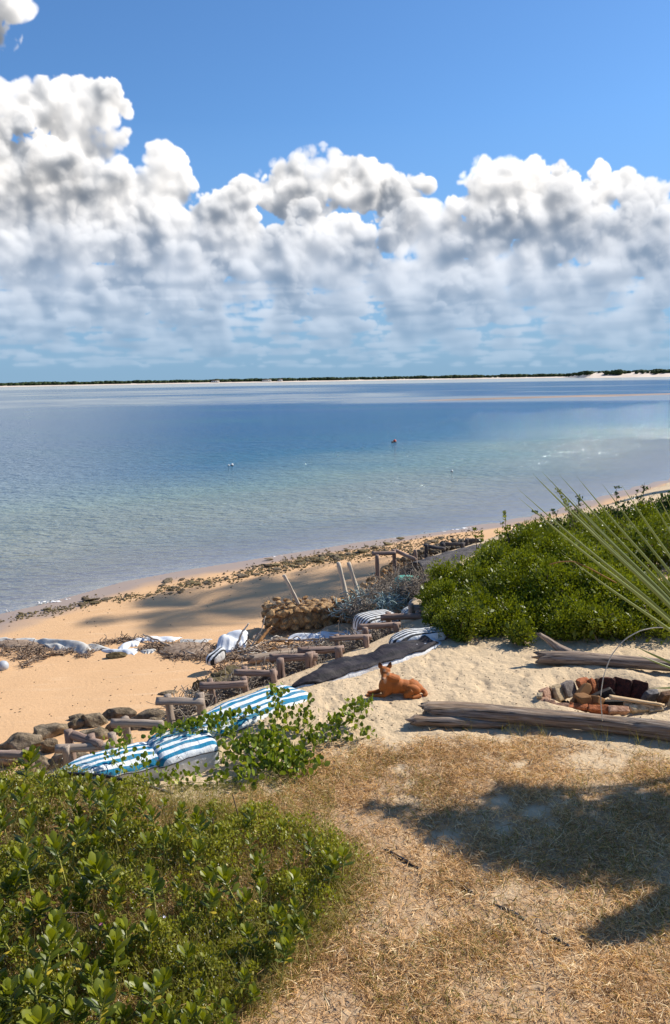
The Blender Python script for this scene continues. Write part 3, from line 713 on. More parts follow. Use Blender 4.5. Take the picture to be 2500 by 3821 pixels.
def pole(label, tx, ty, bx, by, zb, r, Lm):
    B = at(bx, by, zb); T = aty(tx, ty, B.y+0.05); B = B+(B-T)*0.25
    g = Geo(); g.add(*member(T, B, r*0.85, r, int(tx), bend=0.02, rough=0.2, seg=14)); o = g.build('pole', M['pole'], None, True)
    tag(o, label, 'pole', 'bleached poles leaning in the rubble')
pole('bleached pole stuck in the stone basket', 1058, 2146, 1120, 2270, -1.0, 0.052, 1)
pole('left one of two bleached poles wrapped in blue net at the foot', 1262, 2098, 1298, 2262, -0.95, 0.058, 1)
pole('right one of two bleached poles wrapped in blue net at the foot', 1300, 2098, 1346, 2242, -0.95, 0.058, 1)

# ------------------------------------------------------------------ sand filled bags
def bag_geo(E0, E1, wd, ht, blunt=(2.2, 2.2), n=46, m_=36, seed=0, lump=0.03, sidecut=0.42, up=0.0, pw=0.55):
    """E0-E1 is the bag's landward top edge; it swells away from the land"""
    E0 = np.array(E0); E1 = np.array(E1); ax = E1-E0; L = np.linalg.norm(ax[:2]); d = ax/np.linalg.norm(ax); q = np.array((-d[1], d[0], 0)); q /= np.linalg.norm(q)
    s = np.linspace(0, 1, n); th = np.arange(m_)/m_*2*math.pi
    pr = (1-np.abs(2*s-1)**np.where(s < 0.5, blunt[0]*2, blunt[1]*2))**0.5; pr = np.maximum(pr, 0.02)
    cx = np.sign(np.cos(th))*np.abs(np.cos(th))**pw; cz = np.sign(np.sin(th))*np.abs(np.sin(th))**pw
    V = np.zeros((n, m_, 3)); G = np.zeros((n, m_, 3)); S = np.zeros((n, m_))
    c0 = E0[None]+ax[None]*s[:, None]+q[None]*wd/2
    V[:] = c0[:, None]
    V += q*(cx[None, :, None]*pr[:, None, None]*wd/2)
    V[..., 2] += cz[None]*pr[:, None]**0.8*ht/2-ht/2+up*0
    x = s[:, None]*L; 
    nz = fbm(np.repeat(x, m_, 1)*2.2+seed*5, np.repeat(cx[None]*wd*2, n, 0)+cz[None]*1.3, seed, 4)-0.5
    wr = np.sin(x*26+3*cx[None]+seed)*0.006*(np.abs(2*s-1)[:, None]**2)
    V[..., 2] += (nz*lump*2+wr)*(0.35+0.65*(cz[None] > -0.2))
    V += q*(nz*lump)[..., None]
    G[..., 0] = cx[None]*wd/2*pr[:, None]; G[..., 1] = cz[None]*ht/2; G[..., 2] = x
    S[:] = (cz[None] < 1-2*sidecut).astype(float)
    F = gridfaces(n, m_, True)[:, ::-1]; V = V.reshape(-1, 3); G = G.reshape(-1, 3); S = S.ravel()
    c = len(V); V = np.vstack((V, V[:m_].mean(0), V[-m_:].mean(0))); G = np.vstack((G, G[:m_].mean(0), G[-m_:].mean(0))); S = np.append(S, (1, 1))
    jj = np.arange(m_); T = np.vstack((np.stack((np.full(m_, c), (jj+1) % m_, jj), -1), np.stack((np.full(m_, c+1), (n-1)*m_+jj, (n-1)*m_+(jj+1) % m_), -1)))
    return V, [F, T], G, S
def bag(label, E0, E1, wd, ht, mat, seam=True, cover=None, strap=None, **kw):
    V, F, G, S = bag_geo(E0, E1, wd, ht, **kw)
    base = ((V[:, 0].min()+V[:, 0].max())/2, (V[:, 1].min()+V[:, 1].max())/2, V[:, 2].min())
    t = thing('sand_bag', label, 'sandbag', base, 'long sand filled bags along the bank')
    mk('bag_body', V, F, M[mat], t, {'grain': G, 'topside': S}, True)
    m_ = kw.get('m_', 36); n = kw.get('n', 46)
    body = V[:n*m_].reshape(n, m_, 3)
    if seam:      # stitched edge between the striped top and the white side
        th = np.arange(m_)/m_*2*math.pi; cx = np.cos(th); k = [j for j in range(m_) if cx[j] < 0 and np.sin(th[j]) > 0]
        pw = kw.get('pw', 0.55); cut = 1-2*kw.get('sidecut', 0.42)
        j = min(range(m_), key=lambda j: (abs(np.sign(np.sin(th[j]))*abs(np.sin(th[j]))**pw-cut)+(10 if cx[j] > 0 else 0)))
        P = body[2:-2, j]+np.array((0, -0.004, 0.004))
        g = Geo(); g.add(*tube(P, 0.006, 6)); g.build('seam', M['seam'], t)
    if strap:
        for sp in strap:
            i = int(sp*(n-1)); ring = body[i]; cen = ring.mean(0); P = cen+(ring-cen)*1.03
            k = [j for j in range(m_) if math.cos(j/m_*2*math.pi) < 0.3]
            g = Geo(); Q = P[k]; d = (body[i+1].mean(0)-body[i-1].mean(0)); d /= np.linalg.norm(d)
            a = Q-d*0.018; b = Q+d*0.018; VV = np.concatenate((a, b)); nn = len(k)
            FF = [(q, q+1, nn+q+1, nn+q) for q in range(nn-1)]
            g.add(VV, np.array(FF)); g.build('strap', M['black'], t)
    if cover:     # sheet lying over the top, its edge ragged
        c0, c1, lo = cover; th = np.arange(m_)/m_*2*math.pi
        js = [j for j in range(m_) if np.sign(math.sin(th[j]))*abs(math.sin(th[j]))**0.55 > lo-0.0 or math.cos(th[j]) > 0]
        js = sorted(js); i0, i1 = int(c0*(n-1)), int(c1*(n-1))
        sub = body[i0:i1, js]; cen = body.mean((0, 1))
        VV = sub.copy(); a, b_ = VV.shape[:2]
        nn = fbm(np.arange(a)[:, None]*0.25+np.zeros((1, b_)), np.arange(b_)[None]*0.2+np.zeros((a, 1)), 5, 4)-0.5
        VV[..., 2] += 0.022+nn*0.10+0.012*np.abs(np.sin(np.arange(b_)*1.3))[None]
        VV[:, -1] += np.array((0.0, -0.05, -0.10))[None]*(0.1+2.2*vnoise(np.arange(a)*0.35, np.zeros(a), 3))[:, None]
        g = Geo(); gg = np.zeros((a*b_, 3)); gg[:, 0] = np.tile(np.arange(b_)*0.1, a); gg[:, 2] = np.repeat(np.arange(a)*0.08, b_)
        o = g.add(VV.reshape(-1, 3), gridfaces(a, b_, False), gg)
        co = g.build('cover', M['bagcovered'], t, True)
        md = co.modifiers.new('thick', 'SOLIDIFY'); md.thickness = 0.006; md.offset = 0
    return t
z0 = 0.06
bag('blue and white striped bag with its near end under the black pipe', at(190, 2918, z0), at(706, 2806, z0-0.02), 0.72, 0.55, 'bagblue', strap=[0.965], seed=3, blunt=(1.1, 6.0), lump=0.045, sidecut=0.17, pw=0.45)
bag('blue and white striped bag with a clean white end face beside the vine', at(590, 2836, z0+0.02), at(832, 2764, z0+0.06), 0.80, 0.62, 'bagblue', seed=5, blunt=(4.0, 7.0), lump=0.035, sidecut=0.16, pw=0.36)
bag('blue and white striped bag half buried in pale sand beyond the vine', at(745, 2750, 0.05), at(1198, 2580, 0.08), 0.80, 0.40, 'bagblue', seed=8, blunt=(0.9, 4.0), lump=0.045, sidecut=0.30)
bag('long white bag under a torn black cover behind the dog', at(1130, 2566, 0.09), at(1690, 2386, 0.12), 0.62, 0.30, 'bagwhite', seam=False, cover=(0.0, 0.97, 0.45), strap=[0.12], seed=11, blunt=(0.75, 1.8), lump=0.07, sidecut=1.01)
bag('short black and white striped bag at the foot of the green bush', at(1474, 2386, 0.14), at(1690, 2352, 0.16), 0.50, 0.30, 'bagblack', seed=14, blunt=(1.3, 3), lump=0.03, sidecut=0.5)
bag('big smooth white bag with a striped top behind the rails', at(1366, 2318, -0.34), at(1506, 2292, -0.34), 0.75, 0.66, 'bagblack', seed=17, blunt=(2.6, 5), lump=0.02, sidecut=0.22, strap=[0.93])
bag('white bag with a striped top running in under the green bush', at(1508, 2288, -0.26), at(1690, 2272, -0.22), 0.62, 0.50, 'bagblack', seed=19, blunt=(4, 4), lump=0.02, sidecut=0.25)
bag('striped bag top with narrow dark lines at the far end of the row', at(1545, 2254, -0.30), at(1700, 2236, -0.26), 0.70, 0.40, 'bagblack', seam=False, seed=23, blunt=(2, 4), lump=0.02, sidecut=0.5)

# ------------------------------------------------------------------ sheets lying on the beach
def sheet(name, label, cs, mat, lift=0.05, fold=0.04, n=44, m_=18, seed=0, ang=0.6, kind=None, hump=0.0, cat='sheet'):
    """cs: four corners in photograph units, lying on the beach"""
    def onb(px, py):
        p = at(px, py, -1.4)
        for _ in range(3): p = at(px, py, gz(p.x, p.y))
        return np.array(p)
    A, B, C, D = [onb(*c) for c in cs]
    u = np.linspace(0, 1, n)[:, None, None]; v = np.linspace(0, 1, m_)[None, :, None]
    P = (A*(1-u)+B*u)*(1-v)+(D*(1-u)+C*u)*v
    x, y = P[..., 0], P[..., 1]
    e = (fbm(u[..., 0]*5+seed, v[..., 0]*0+seed, seed, 3)-0.5)
    edge = np.minimum(v[..., 0], 1-v[..., 0])*2
    edu = np.minimum(u[..., 0], 1-u[..., 0])*2
    P[..., 1] += e*0.35*(1-edge); 
    a = x*math.cos(ang)+y*math.sin(ang)
    f = np.abs(np.sin(a*9+4*fbm(x*1.2, y*1.2, seed, 2)))
    P[..., 2] = ground(x.ravel(), P[..., 1].ravel()).reshape(x.shape)+lift*np.clip(np.minimum(edge, edu*2), 0, 1)**0.6-0.012+fold*(f-0.3)*np.clip(edge*1.6, 0, 1)+hump*np.sin(np.pi*v[..., 0])
    o = mk(name, P.reshape(-1, 3), gridfaces(n, m_, False)[:, ::-1], M[mat], None, None, True)
    md = o.modifiers.new('thick', 'SOLIDIFY'); md.thickness = 0.012; md.offset = -1
    return tag(o, label, cat, kind=kind)
sheet('ground_sheet', 'long wrinkled grey sheet half buried in the beach', [(60, 2385), (420, 2418), (330, 2436), (170, 2425)], 'grey_tarp', 0.16, 0.07, 80, 24, 3, 0.9)
sheet('ground_sheet', 'short grey sheet end beside the dry seaweed at the left', [(-60, 2378), (130, 2380), (150, 2402), (-60, 2390)], 'grey_tarp', 0.05, 0.03, 30, 10, 31, 0.9)
sheet('ground_sheet', 'pale sheet lying behind the thin brown branch', [(500, 2380), (690, 2376), (640, 2396), (480, 2398)], 'white_tarp', 0.06, 0.04, 40, 10, 5, 0.9)
sheet('ground_sheet', 'faint pale sheet edge just beneath the sand left of the white bundle', [(680, 2384), (800, 2380), (770, 2397), (660, 2398)], 'grey_tarp', 0.03, 0.03, 40, 8, 9, 0.9)
sheet('ground_sheet', 'bright white flap beside the green brown stone', [(440, 2415), (525, 2394), (515, 2410), (440, 2430)], 'white_tarp', 0.10, 0.05, 24, 12, 12, 0.3)
sheet('ground_sheet', 'blue grey flap of sheet folded over the green brown stone', [(370, 2428), (525, 2420), (500, 2448), (400, 2437)], 'white_tarp', 0.07, 0.03, 24, 12, 13, 1.3)
sheet('ground_sheet', 'small pale flap among dry seaweed right of the green brown stone', [(520, 2428), (590, 2420), (565, 2442), (530, 2440)], 'grey_tarp', 0.05, 0.03, 20, 10, 15, 1.3)
sheet('ground_sheet', 'white sheet spread in front of the stone basket', [(1085, 2372), (1300, 2355), (1350, 2384), (1060, 2396)], 'white_tarp', 0.10, 0.05, 60, 18, 18, 1.2)
sheet('ground_sheet', 'sand coloured crumpled sheet at the right foot of the stone basket', [(1205, 2350), (1330, 2322), (1350, 2360), (1180, 2372)], 'beige_tarp', 0.10, 0.09, 50, 24, 21, 1.5)
sheet('ground_sheet', 'white bundle of sheet beside the white branches', [(830, 2392), (930, 2370), (920, 2428), (800, 2440)], 'white_tarp', 0.16, 0.10, 40, 22, 25, 0.9, hump=0.12)
p = at(815, 2478, -1.3)
bag('small black and white striped bundle at the end of the white sheet bundle', tuple(p+Vector((-0.16, 0, 0.14))), tuple(p+Vector((0.18, 0.36, 0.24))), 0.28, 0.26, 'bagblack', seam=False, seed=29, blunt=(1.2, 1.6), lump=0.05, sidecut=0.9)
p = at(8, 2445, -1.5); p.z = gz(p.x, p.y)
V, F = sphere(24, 16); V = V*0.125*(1+0.02*noise3(V, 3, 5)[:, None])
M['float'] = simple('grey_float', (0.36, 0.39, 0.43), (0.46, 0.49, 0.53), 6, 0.5, 0.1)
g = Geo(); g.add(V+np.array(p)+np.array((0, 0, 0.08)), F); buoy = g.build('beach_float', M['float'], None, True); tag(buoy, 'grey ball float half sunk in the sand at the left edge', 'float')

# ------------------------------------------------------------------ stones
def rockmesh(seed, s, mat, name='rock', **kw):
    V, F = rock_verts(seed, *s, **kw); return V, F
def place_rock(px, py, wpx, hpx, seed, label, mat='rock', group=None, zg=-1.35, name='rock', sink=0.3, asp=0.75):
    p = at(px, py, zg)
    for _ in range(3): p = at(px, py, gz(p.x, p.y))
    d = (p-Vector((0, 0, H))).length; w_ = wpx*d/FOC/2*1.12; h_ = max(hpx*d/FOC*0.95, 0.04)
    V, F = rock_verts(seed, w_*1.12, w_*asp, h_*0.85, 0.55, 44, 28, 30)
    V = V+np.array((p.x, p.y+w_*asp*0.5, gz(p.x, p.y)+h_*(0.5-sink)))
    o = mk(name, V, F, M[mat], None, None, False); tag(o, label, 'rock', group)
    return o
G1 = 'brown rocks at the foot of the post row'
big = [(73, 2800, 165, 60, 'broad flat brown rock at the left edge above the leaves'), (172, 2752, 135, 48, 'wide layered rock next to the broad flat one'), (347, 2712, 110, 62, 'tall square shouldered rock with a dark split near the first sand gap'),
 (443, 2682, 125, 42, 'long flat topped rock highest up the sand'), (285, 2718, 66, 36, 'small round rock tucked left of the square shouldered one'), (285, 2688, 72, 16, 'thin low slab lying out on open sand'),
 (180, 2812, 92, 52, 'brown rock left of the tallest post'), (230, 2866, 140, 66, 'large undercut rock behind the tallest post'), (347, 2762, 125, 42, 'flat rock behind the short sloping rail'),
 (559, 2695, 125, 48, 'pale topped rock between the two paler rails'), (424, 2742, 70, 44, 'dark rock left of the pale post under the rail'), (146, 2872, 84, 48, 'smooth tan rock beside the round log end'), (275, 2850, 110, 44, 'rock seen between the two near posts'),
 (146, 2902, 64, 34, 'small tan stone above the thick leaves'), (676, 2670, 110, 50, 'dark rock under the rail with the round cut end'), (751, 2578, 70, 52, 'dark mossy rock left of the dark rail'), (820, 2538, 80, 42, 'dark mossy block behind the dark rail'),
 (868, 2530, 90, 44, 'mossy block touching the rail before the driftwood trunk'), (624, 2593, 66, 10, 'thin sliver of rock alone on the sand'), (693, 2692, 72, 40, 'rock at the foot of the post with the round cut end'), (500, 2722, 80, 34, 'low rock under the vine end rail'), (816, 2552, 110, 26, 'long low ledge under the mossy blocks'),
 (20, 2862, 120, 60, 'dark rock behind the leftmost rail'), (570, 2722, 90, 40, 'brown rock just above the vine leaves'), (900, 2552, 90, 24, 'low ledge to the right of the dark rail')]
for i, (px, py, w_, h_, lb) in enumerate(big):
    place_rock(px, py, w_, h_, 100+i*3, lb, 'rock2' if 'mossy' in lb else 'rock', G1, asp=0.65)
place_rock(428, 2457, 88, 22, 401, 'long green brown stone beside the folded grey flap', 'rock2', None, -1.5)

def onbeach(px, py, z=-1.6):
    p = at(px, py, z)
    for _ in range(3): p = at(px, py, gz(p.x, p.y))
    return p
SR = [(-20, 2322), (69, 2303), (170, 2280), (231, 2272), (308, 2253), (362, 2238), (571, 2218), (601, 2197), (655, 2192), (725, 2174), (779, 2172), (871, 2152), (925, 2133), (1002, 2122), (1080, 2103), (1156, 2091), (1240, 2080), (1335, 2066), (1406, 2052), (1547, 2035), (1635, 2017), (1688, 2006), (1800, 1985)]
protos = []
for k in range(7):
    V, F = rock_verts(500+k, 1, 0.8, 0.55, 1.1, 16, 10, 12); o = mk('shore_rock', V, F, M['rock2' if k % 2 else 'rock'], None, None, False, top=(0, 0, 0)); protos.append(o)
    tag(o, 'small brown weedy rock on the waterline of the beach', 'rock', 'brown rocks strewn along the waterline')
used = set(); cnt = 0
dens = [0.3, .5, 1, .7, 1.3, .6, .5, 1.5, 1.6, 1.2, 1.2, 1.3, 1.8, 2.4, 3.0, 3.2, 3.0, 2.5, 2.2, 2.0, 1.2, 0.8]
for k in range(len(SR)-1):
    (ax, ay), (bx, by) = SR[k], SR[k+1]
    L = math.hypot(bx-ax, by-ay)
    for q in range(int(dens[k]*L/10)):
        u = random.random(); sp = 4+9*min(1, dens[k]/2.2)
        p = onbeach(ax+(bx-ax)*u, ay+(by-ay)*u+random.gauss(0, sp))
        s = random.choice((0.04, 0.06, 0.07, 0.09, 0.12, 0.17))*random.uniform(0.7, 1.2)*(1 if dens[k] > 1 else 0.8)
        i = random.randrange(7); src = protos[i]
        if i in used: o = src.copy(); COL.objects.link(o)
        else: o = src; used.add(i)
        o.location = (p.x, p.y, p.z+s*0.18); o.rotation_euler = (random.uniform(-.2, .2), random.uniform(-.2, .2), random.uniform(0, 6.3)); o.scale = (s*1.2, s, s*random.uniform(0.45, 0.85)); cnt += 1
# weed and grit between them: thin dark litter along the waterline
def scatter_chips(name, n, pf, smin, smax, mat, label, cat, flatness=0.35, nu=5):
    TV, TF = sphere(nu, 3); yaw = RNG.uniform(0, 6.28, n); s = RNG.uniform(smin, smax, n)
    P = np.array([pf() for _ in range(n)]); Mx = rots(yaw, RNG.normal(0, 0.25, n), RNG.uniform(0, 6.28, n), s)
    TV = TV*np.array((1, 0.45, flatness)); TV = TV*(1+0.3*noise3(TV, 4, 3)[:, None])
    V, F, _ = batch(TV, TF[0], Mx, P); _, F3, _ = batch(TV, TF[1], Mx, P)
    return tag(mk(name, V, [F, F3], M[mat]), label, cat, kind='stuff')
def pf_shore():
    k = random.choices(range(len(SR)-1), weights=[d*math.dist(SR[i], SR[i+1]) for i, d in enumerate(dens)])[0]
    (ax, ay), (bx, by) = SR[k], SR[k+1]; u = random.random(); sp = 5+8*min(1, dens[k]/2)
    p = onbeach(ax+(bx-ax)*u, ay+(by-ay)*u+random.gauss(3, sp)); return (p.x, p.y, p.z+0.01)
scatter_chips('shingle', 3200, pf_shore, 0.015, 0.06, 'rock2', 'dark grit and weed along the waterline', 'shingle')
def pf_beach():
    p = onbeach(random.uniform(-50, 1500), random.uniform(2150, 2700)); 
    return (p.x, p.y, p.z+0.005)
def pf_terrace():
    p = at(random.uniform(850, 2600), random.uniform(2440, 2720), 0); return (p.x, p.y, gz(p.x, p.y)+0.004)
scatter_chips('leaf_litter', 900, pf_terrace, 0.005, 0.020, 'twig', 'small brown leaf crumbs on the upper sand', 'litter', 0.25)
scatter_chips('beach_litter', 260, pf_beach, 0.01, 0.035, 'twig', 'dark crumbs of weed scattered over the beach', 'litter', 0.3)

# foam flecks
g = Geo()
for (px, py, w_) in ((1038, 2077, 22), (1030, 2080, 14), (720, 2136, 18), (1146, 2080, 24), (960, 2095, 8), (1243, 2055, 12), (1370, 2035, 26), (1340, 2036, 14), (1500, 2010, 26), (1540, 2006, 20), (1580, 2001, 18), (1445, 2024, 14), (1700, 1978, 20), (1740, 1971, 16), (2225, 1872, 22), (2255, 1868, 18), (2160, 1888, 14), (2420, 1812, 14), (2300, 1842, 16), (160, 2248, 20), (200, 2246, 22), (255, 2237, 14), (30, 2280, 8), (1660, 1984, 14)):
    for q in range(5):
        p = at(px+random.uniform(-w_, w_), py+random.uniform(-3, 3), ZW+0.03); d = p.y/FOC
        V, F = rock_verts(random.randrange(9999), w_*d*random.uniform(0.2, 0.6), w_*d*random.uniform(0.1, 0.5), 0.018, 1.2, 14, 8, 8); g.add(V+np.array(p), F)
tag(g.build('foam', M['foam'], None, True), 'white flecks of foam at the water edge', 'foam', kind='stuff')

# ------------------------------------------------------------------ stone basket (gabion)
A0, A1 = at(1000, 2366, -1.45), at(1296, 2338, -1.45)
ax = np.array(A1-A0); Lg = np.linalg.norm(ax); ex = ax/Lg; ey = np.array((-ex[1], ex[0], 0)); gz0 = -1.5; HG = 0.60; WG = 1.05
t = thing('gabion', 'wire basket filled with yellow brown stones on the beach', 'gabion', tuple((A0+A1)/2+Vector((0, 0.5, -0.05))))
stones = []
for k in range(6):
    V, F = rock_verts(700+k, 1, 0.85, 0.8, 0.35, 22, 14, 14); stones.append((V, F))
def stone(c, s, k, rz):
    V, F = stones[k]; c_, s_ = math.cos(rz), math.sin(rz); Rm = np.array(((c_, -s_, 0), (s_, c_, 0), (0, 0, 1)))
    return mk('stone', (V*np.array(s))@Rm.T+c, F, M['gabion'], t, None, False)
r = np.random.default_rng(3); ns = 0
for row in range(3):
    nx = 7+row % 2
    for i in range(nx):
        s = r.uniform(0.115, 0.155); c = np.array(A0)*1.0; c[2] = gz0+0.13+row*0.195+r.normal(0, 0.02)
        c = c+ex*(Lg*(i+0.5+0.35*(row % 2)+r.normal(0, 0.12))/nx)+ey*(0.06+r.uniform(0, 0.06)); stone(c, (s*r.uniform(0.8, 1.2), s, s*r.uniform(0.75, 1.05)), r.integers(6), r.uniform(0, 6)); ns += 1
for row in range(3):
    for i in range(4):
        for side in (0.04, 0.98):
            if side > 0.5 and row < 2: continue
            s = r.uniform(0.09, 0.13); c = np.array(A0); c[2] = gz0+0.1+row*0.175; c = c+ex*Lg*side+ey*(0.22+i*0.24); stone(c, (s, s, s*0.9), r.integers(6), r.uniform(0, 6)); ns += 1
for i in range(8):
    for j in range(4):
        if ns > 97: break
        s = r.uniform(0.10, 0.15); c = np.array(A0); c[2] = gz0+HG-0.06+r.uniform(-0.03, 0.07)+0.05*math.sin(i*0.8)
        c = c+ex*(Lg*(i+0.6)/8)+ey*(0.18+j*0.25+r.normal(0, 0.03)); stone(c, (s, s*0.9, s*0.6), r.integers(6), r.uniform(0, 6)); ns += 1
# fill behind the visible skin, and the wire net over it
Vb, Fb = rock_verts(3, 1, 1, 1, 0.3, 20, 12, 0); cc = (np.array(A0)+np.array(A1))/2+ey*WG/2; cc[2] = gz0+0.28
B_ = np.stack((ex, ey, np.array((0, 0, 1.0))), 1)
mk('stone_fill', (np.sign(Vb)*np.abs(Vb)**0.5*np.array((Lg*0.46, WG*0.40, 0.26)))@B_.T+cc, Fb, M['gabion'], t)
g = Geo()
def wireline(P): g.add(*tube(np.array(P), 0.0035, 4, caps=False))
def hexnet(fn, nu, nv):
    for a in range(nu):
        for b in range(nv):
            u0 = (a+0.5*(b % 2))/nu
            wireline([fn(u0, b/nv), fn(u0+0.25/nu, (b+0.33)/nv), fn(u0+0.25/nu, (b+0.66)/nv)] if True else [])
            wireline([fn(u0+0.25/nu, (b+0.66)/nv), fn(u0+0.5/nu, (b+1)/nv)]); wireline([fn(u0+0.25/nu, (b+0.66)/nv), fn(u0, (b+1.0)/nv)])
top_z = gz0+HG+0.04
def f_front(u, v): c = np.array(A0)+ex*Lg*u-ey*0.07; c[2] = gz0+HG*v; return c
def f_top(u, v): c = np.array(A0)+ex*Lg*u+ey*(v*WG-0.05); c[2] = top_z+0.03*math.sin(u*9)+0.02*math.sin(v*7); return c
hexnet(f_front, 20, 7); hexnet(f_top, 20, 9)
g.build('wire_net', M['wire'], t)

# rubble under net along the posts and up to the far frame
def pf_line(lst, z, sx, sy, sz, bias=0.0):
    P = [np.array(at(px, py, z)) for px, py in lst]; L = [np.linalg.norm(b-a) for a, b in zip(P[:-1], P[1:])]
    def f():
        k = random.choices(range(len(L)), weights=L)[0]; u = random.random(); p = P[k]*(1-u)+P[k+1]*u; d = (P[k+1]-P[k])/L[k]; q = np.array((-d[1], d[0], 0))
        o = random.gauss(bias, sx); o = max(-3*sx, min(3*sx, o))
        return tuple(p+q*o+np.array((0, 0, sz*math.exp(-(o/(1.2*sx))**2)*random.uniform(0.2, 1)+sy)))
    return f
def rubble(name, label, n, pf, smin, smax, mat):
    V0, F0 = rock_verts(41, 1, 0.8, 0.7, 0.4, 12, 8, 11); V0 = np.array(V0)
    P = np.array([pf() for _ in range(n)]); Mx = rots(RNG.uniform(0, 6.28, n), RNG.uniform(0, 3, n), RNG.uniform(0, 6.28, n), RNG.uniform(smin, smax, n))
    V, F, _ = batch(V0, F0[0], Mx, P); _, F3, _ = batch(V0, F0[1], Mx, P)
    return tag(mk(name, V, [F, F3], M[mat]), label, 'rubble', kind='stuff')
rubble('stone_rubble', 'pale stone rubble held under wire along the post row', 900, pf_line([(640, 2690), (830, 2602), (960, 2560), (1090, 2510), (1210, 2465), (1310, 2425), (1400, 2385), (1440, 2360)], -0.62, 0.14, -0.10, 0.30), 0.035, 0.085, 'rubble')
rubble('stone_rubble', 'brown stone heap running from the stone basket to the tall frame', 620, pf_line([(1290, 2290), (1360, 2250), (1420, 2195), (1480, 2140), (1550, 2105)], -1.15, 0.25, 0.0, 0.40), 0.06, 0.13, 'gabion')
rubble('stone_rubble', 'dark stones below the far dark rails', 260, pf_line([(1560, 2095), (1660, 2065), (1760, 2050)], -0.7, 0.25, 0.0, 0.35), 0.05, 0.12, 'rock')
# small round pebbled mat beside the basket
rubble('stone_rubble', 'flat brown cobbles between the basket and the big white bag', 110, pf_line([(1300, 2320), (1370, 2300)], -1.2, 0.14, 0.0, 0.08), 0.05, 0.08, 'rock')

# nets: curled strands
def tangle(name, label, n, pf, length, rad, mat, cat, curl=1.0, seg=6, rise=0.6, kind='stuff', origin=None):
    g = Geo(); r = np.random.default_rng(n)
    for i in range(n):
        p = np.array(pf()); d = r.normal(size=3); d[2] *= rise; d /= np.linalg.norm(d); P = [p]
        st = length*r.uniform(0.5, 1.4)/seg
        for k in range(seg):
            d = d+r.normal(0, 0.5*curl, 3)*np.array((1, 1, rise)); d /= np.linalg.norm(d); P.append(P[-1]+d*st)
        g.add(*tube(P, rad*r.uniform(0.6, 1.5), 3, caps=False))
    o = g.build(name, M[mat], None, False); return tag(o, label, cat, kind=kind)
tangle('fishing_net', 'grey tangled fishing net over the stone heap', 1900, pf_line([(1340, 2300), (1430, 2240), (1500, 2185), (1590, 2145)], -0.88, 0.30, 0.0, 0.36), 0.42, 0.006, 'net', 'net')
tangle('fishing_net', 'grey net and dry twigs beside the left edge of the bush', 1100, pf_line([(1520, 2230), (1600, 2205), (1660, 2180)], -0.35, 0.32, 0.0, 0.35), 0.45, 0.006, 'net', 'net')
tangle('fishing_net', 'dark net lying over the rubble beside the posts', 1200, pf_line([(640, 2680), (830, 2600), (960, 2552), (1090, 2505), (1210, 2462), (1330, 2420), (1420, 2380)], -0.50, 0.17, 0.0, 0.16), 0.4, 0.006, 'net', 'net')
tangle('fishing_net', 'blue green net wound round the feet of the two poles', 260, pf_line([(1290, 2290), (1320, 2270), (1360, 2245), (1370, 2300)], -0.95, 0.10, 0.0, 0.25), 0.4, 0.011, 'bluenet', 'net')
tangle('fishing_net', 'pale blue net scraps above the striped bag tops', 200, pf_line([(1420, 2262), (1480, 2248), (1540, 2235)], -0.5, 0.10, 0.0, 0.12), 0.35, 0.010, 'bluenet', 'net')
def lump_obj(name, label, px, py, z, s, mat, cat, seed, rz=0.0):
    p = np.array(at(px, py, z)); V, F = sphere(40, 26); V = V*(1+0.30*noise3(V, 2.6, seed)[:, None]+0.10*np.abs(noise3(V, 9, seed+4))[:, None])
    c_, s_ = math.cos(rz), math.sin(rz); V = (V*np.array(s))@np.array(((c_, -s_, 0), (s_, c_, 0), (0, 0, 1))).T
    return tag(mk(name, V+p, F, M[mat], None, None, True), label, cat)
lump_obj('net_bundle', 'bright green folded net on top of the grey tangle', 1528, 2168, -0.30, (0.36, 0.22, 0.16), 'greennet', 'net bundle', 5, 0.3)
lump_obj('net_bundle', 'pale blue net wad at the foot of the right pole', 1352, 2268, -0.85, (0.17, 0.14, 0.22), 'bluenet', 'net bundle', 9)
lump_obj('net_bundle', 'small pale blue net loop at the foot of the left pole', 1292, 2262, -0.9, (0.14, 0.10, 0.07), 'bluenet', 'net bundle', 12)
# dark sheet of net over the far bank
A, B, C, D = [np.array(at(*c)) for c in ((1530, 2105, -0.45), (1800, 2035, -0.25), (1830, 2095, 0.0), (1600, 2170, -0.2))]
u = np.linspace(0, 1, 40)[:, None, None]; v = np.linspace(0, 1, 24)[None, :, None]; P = (A*(1-u)+B*u)*(1-v)+(D*(1-u)+C*u)*v
P[..., 2] += 0.22*np.sin(np.pi*np.clip(v[..., 0]*1.1, 0, 1))+0.16*(fbm(P[..., 0]*2.4, P[..., 1]*2.4, 6, 4)-0.5)
o = mk('net_sheet', P.reshape(-1, 3), gridfaces(40, 24, False)[:, ::-1], M['darknet'], None, None, True); md = o.modifiers.new('thick', 'SOLIDIFY'); md.thickness = 0.02
tag(o, 'dark net sheet draped over the bank left of the bush', 'net sheet')

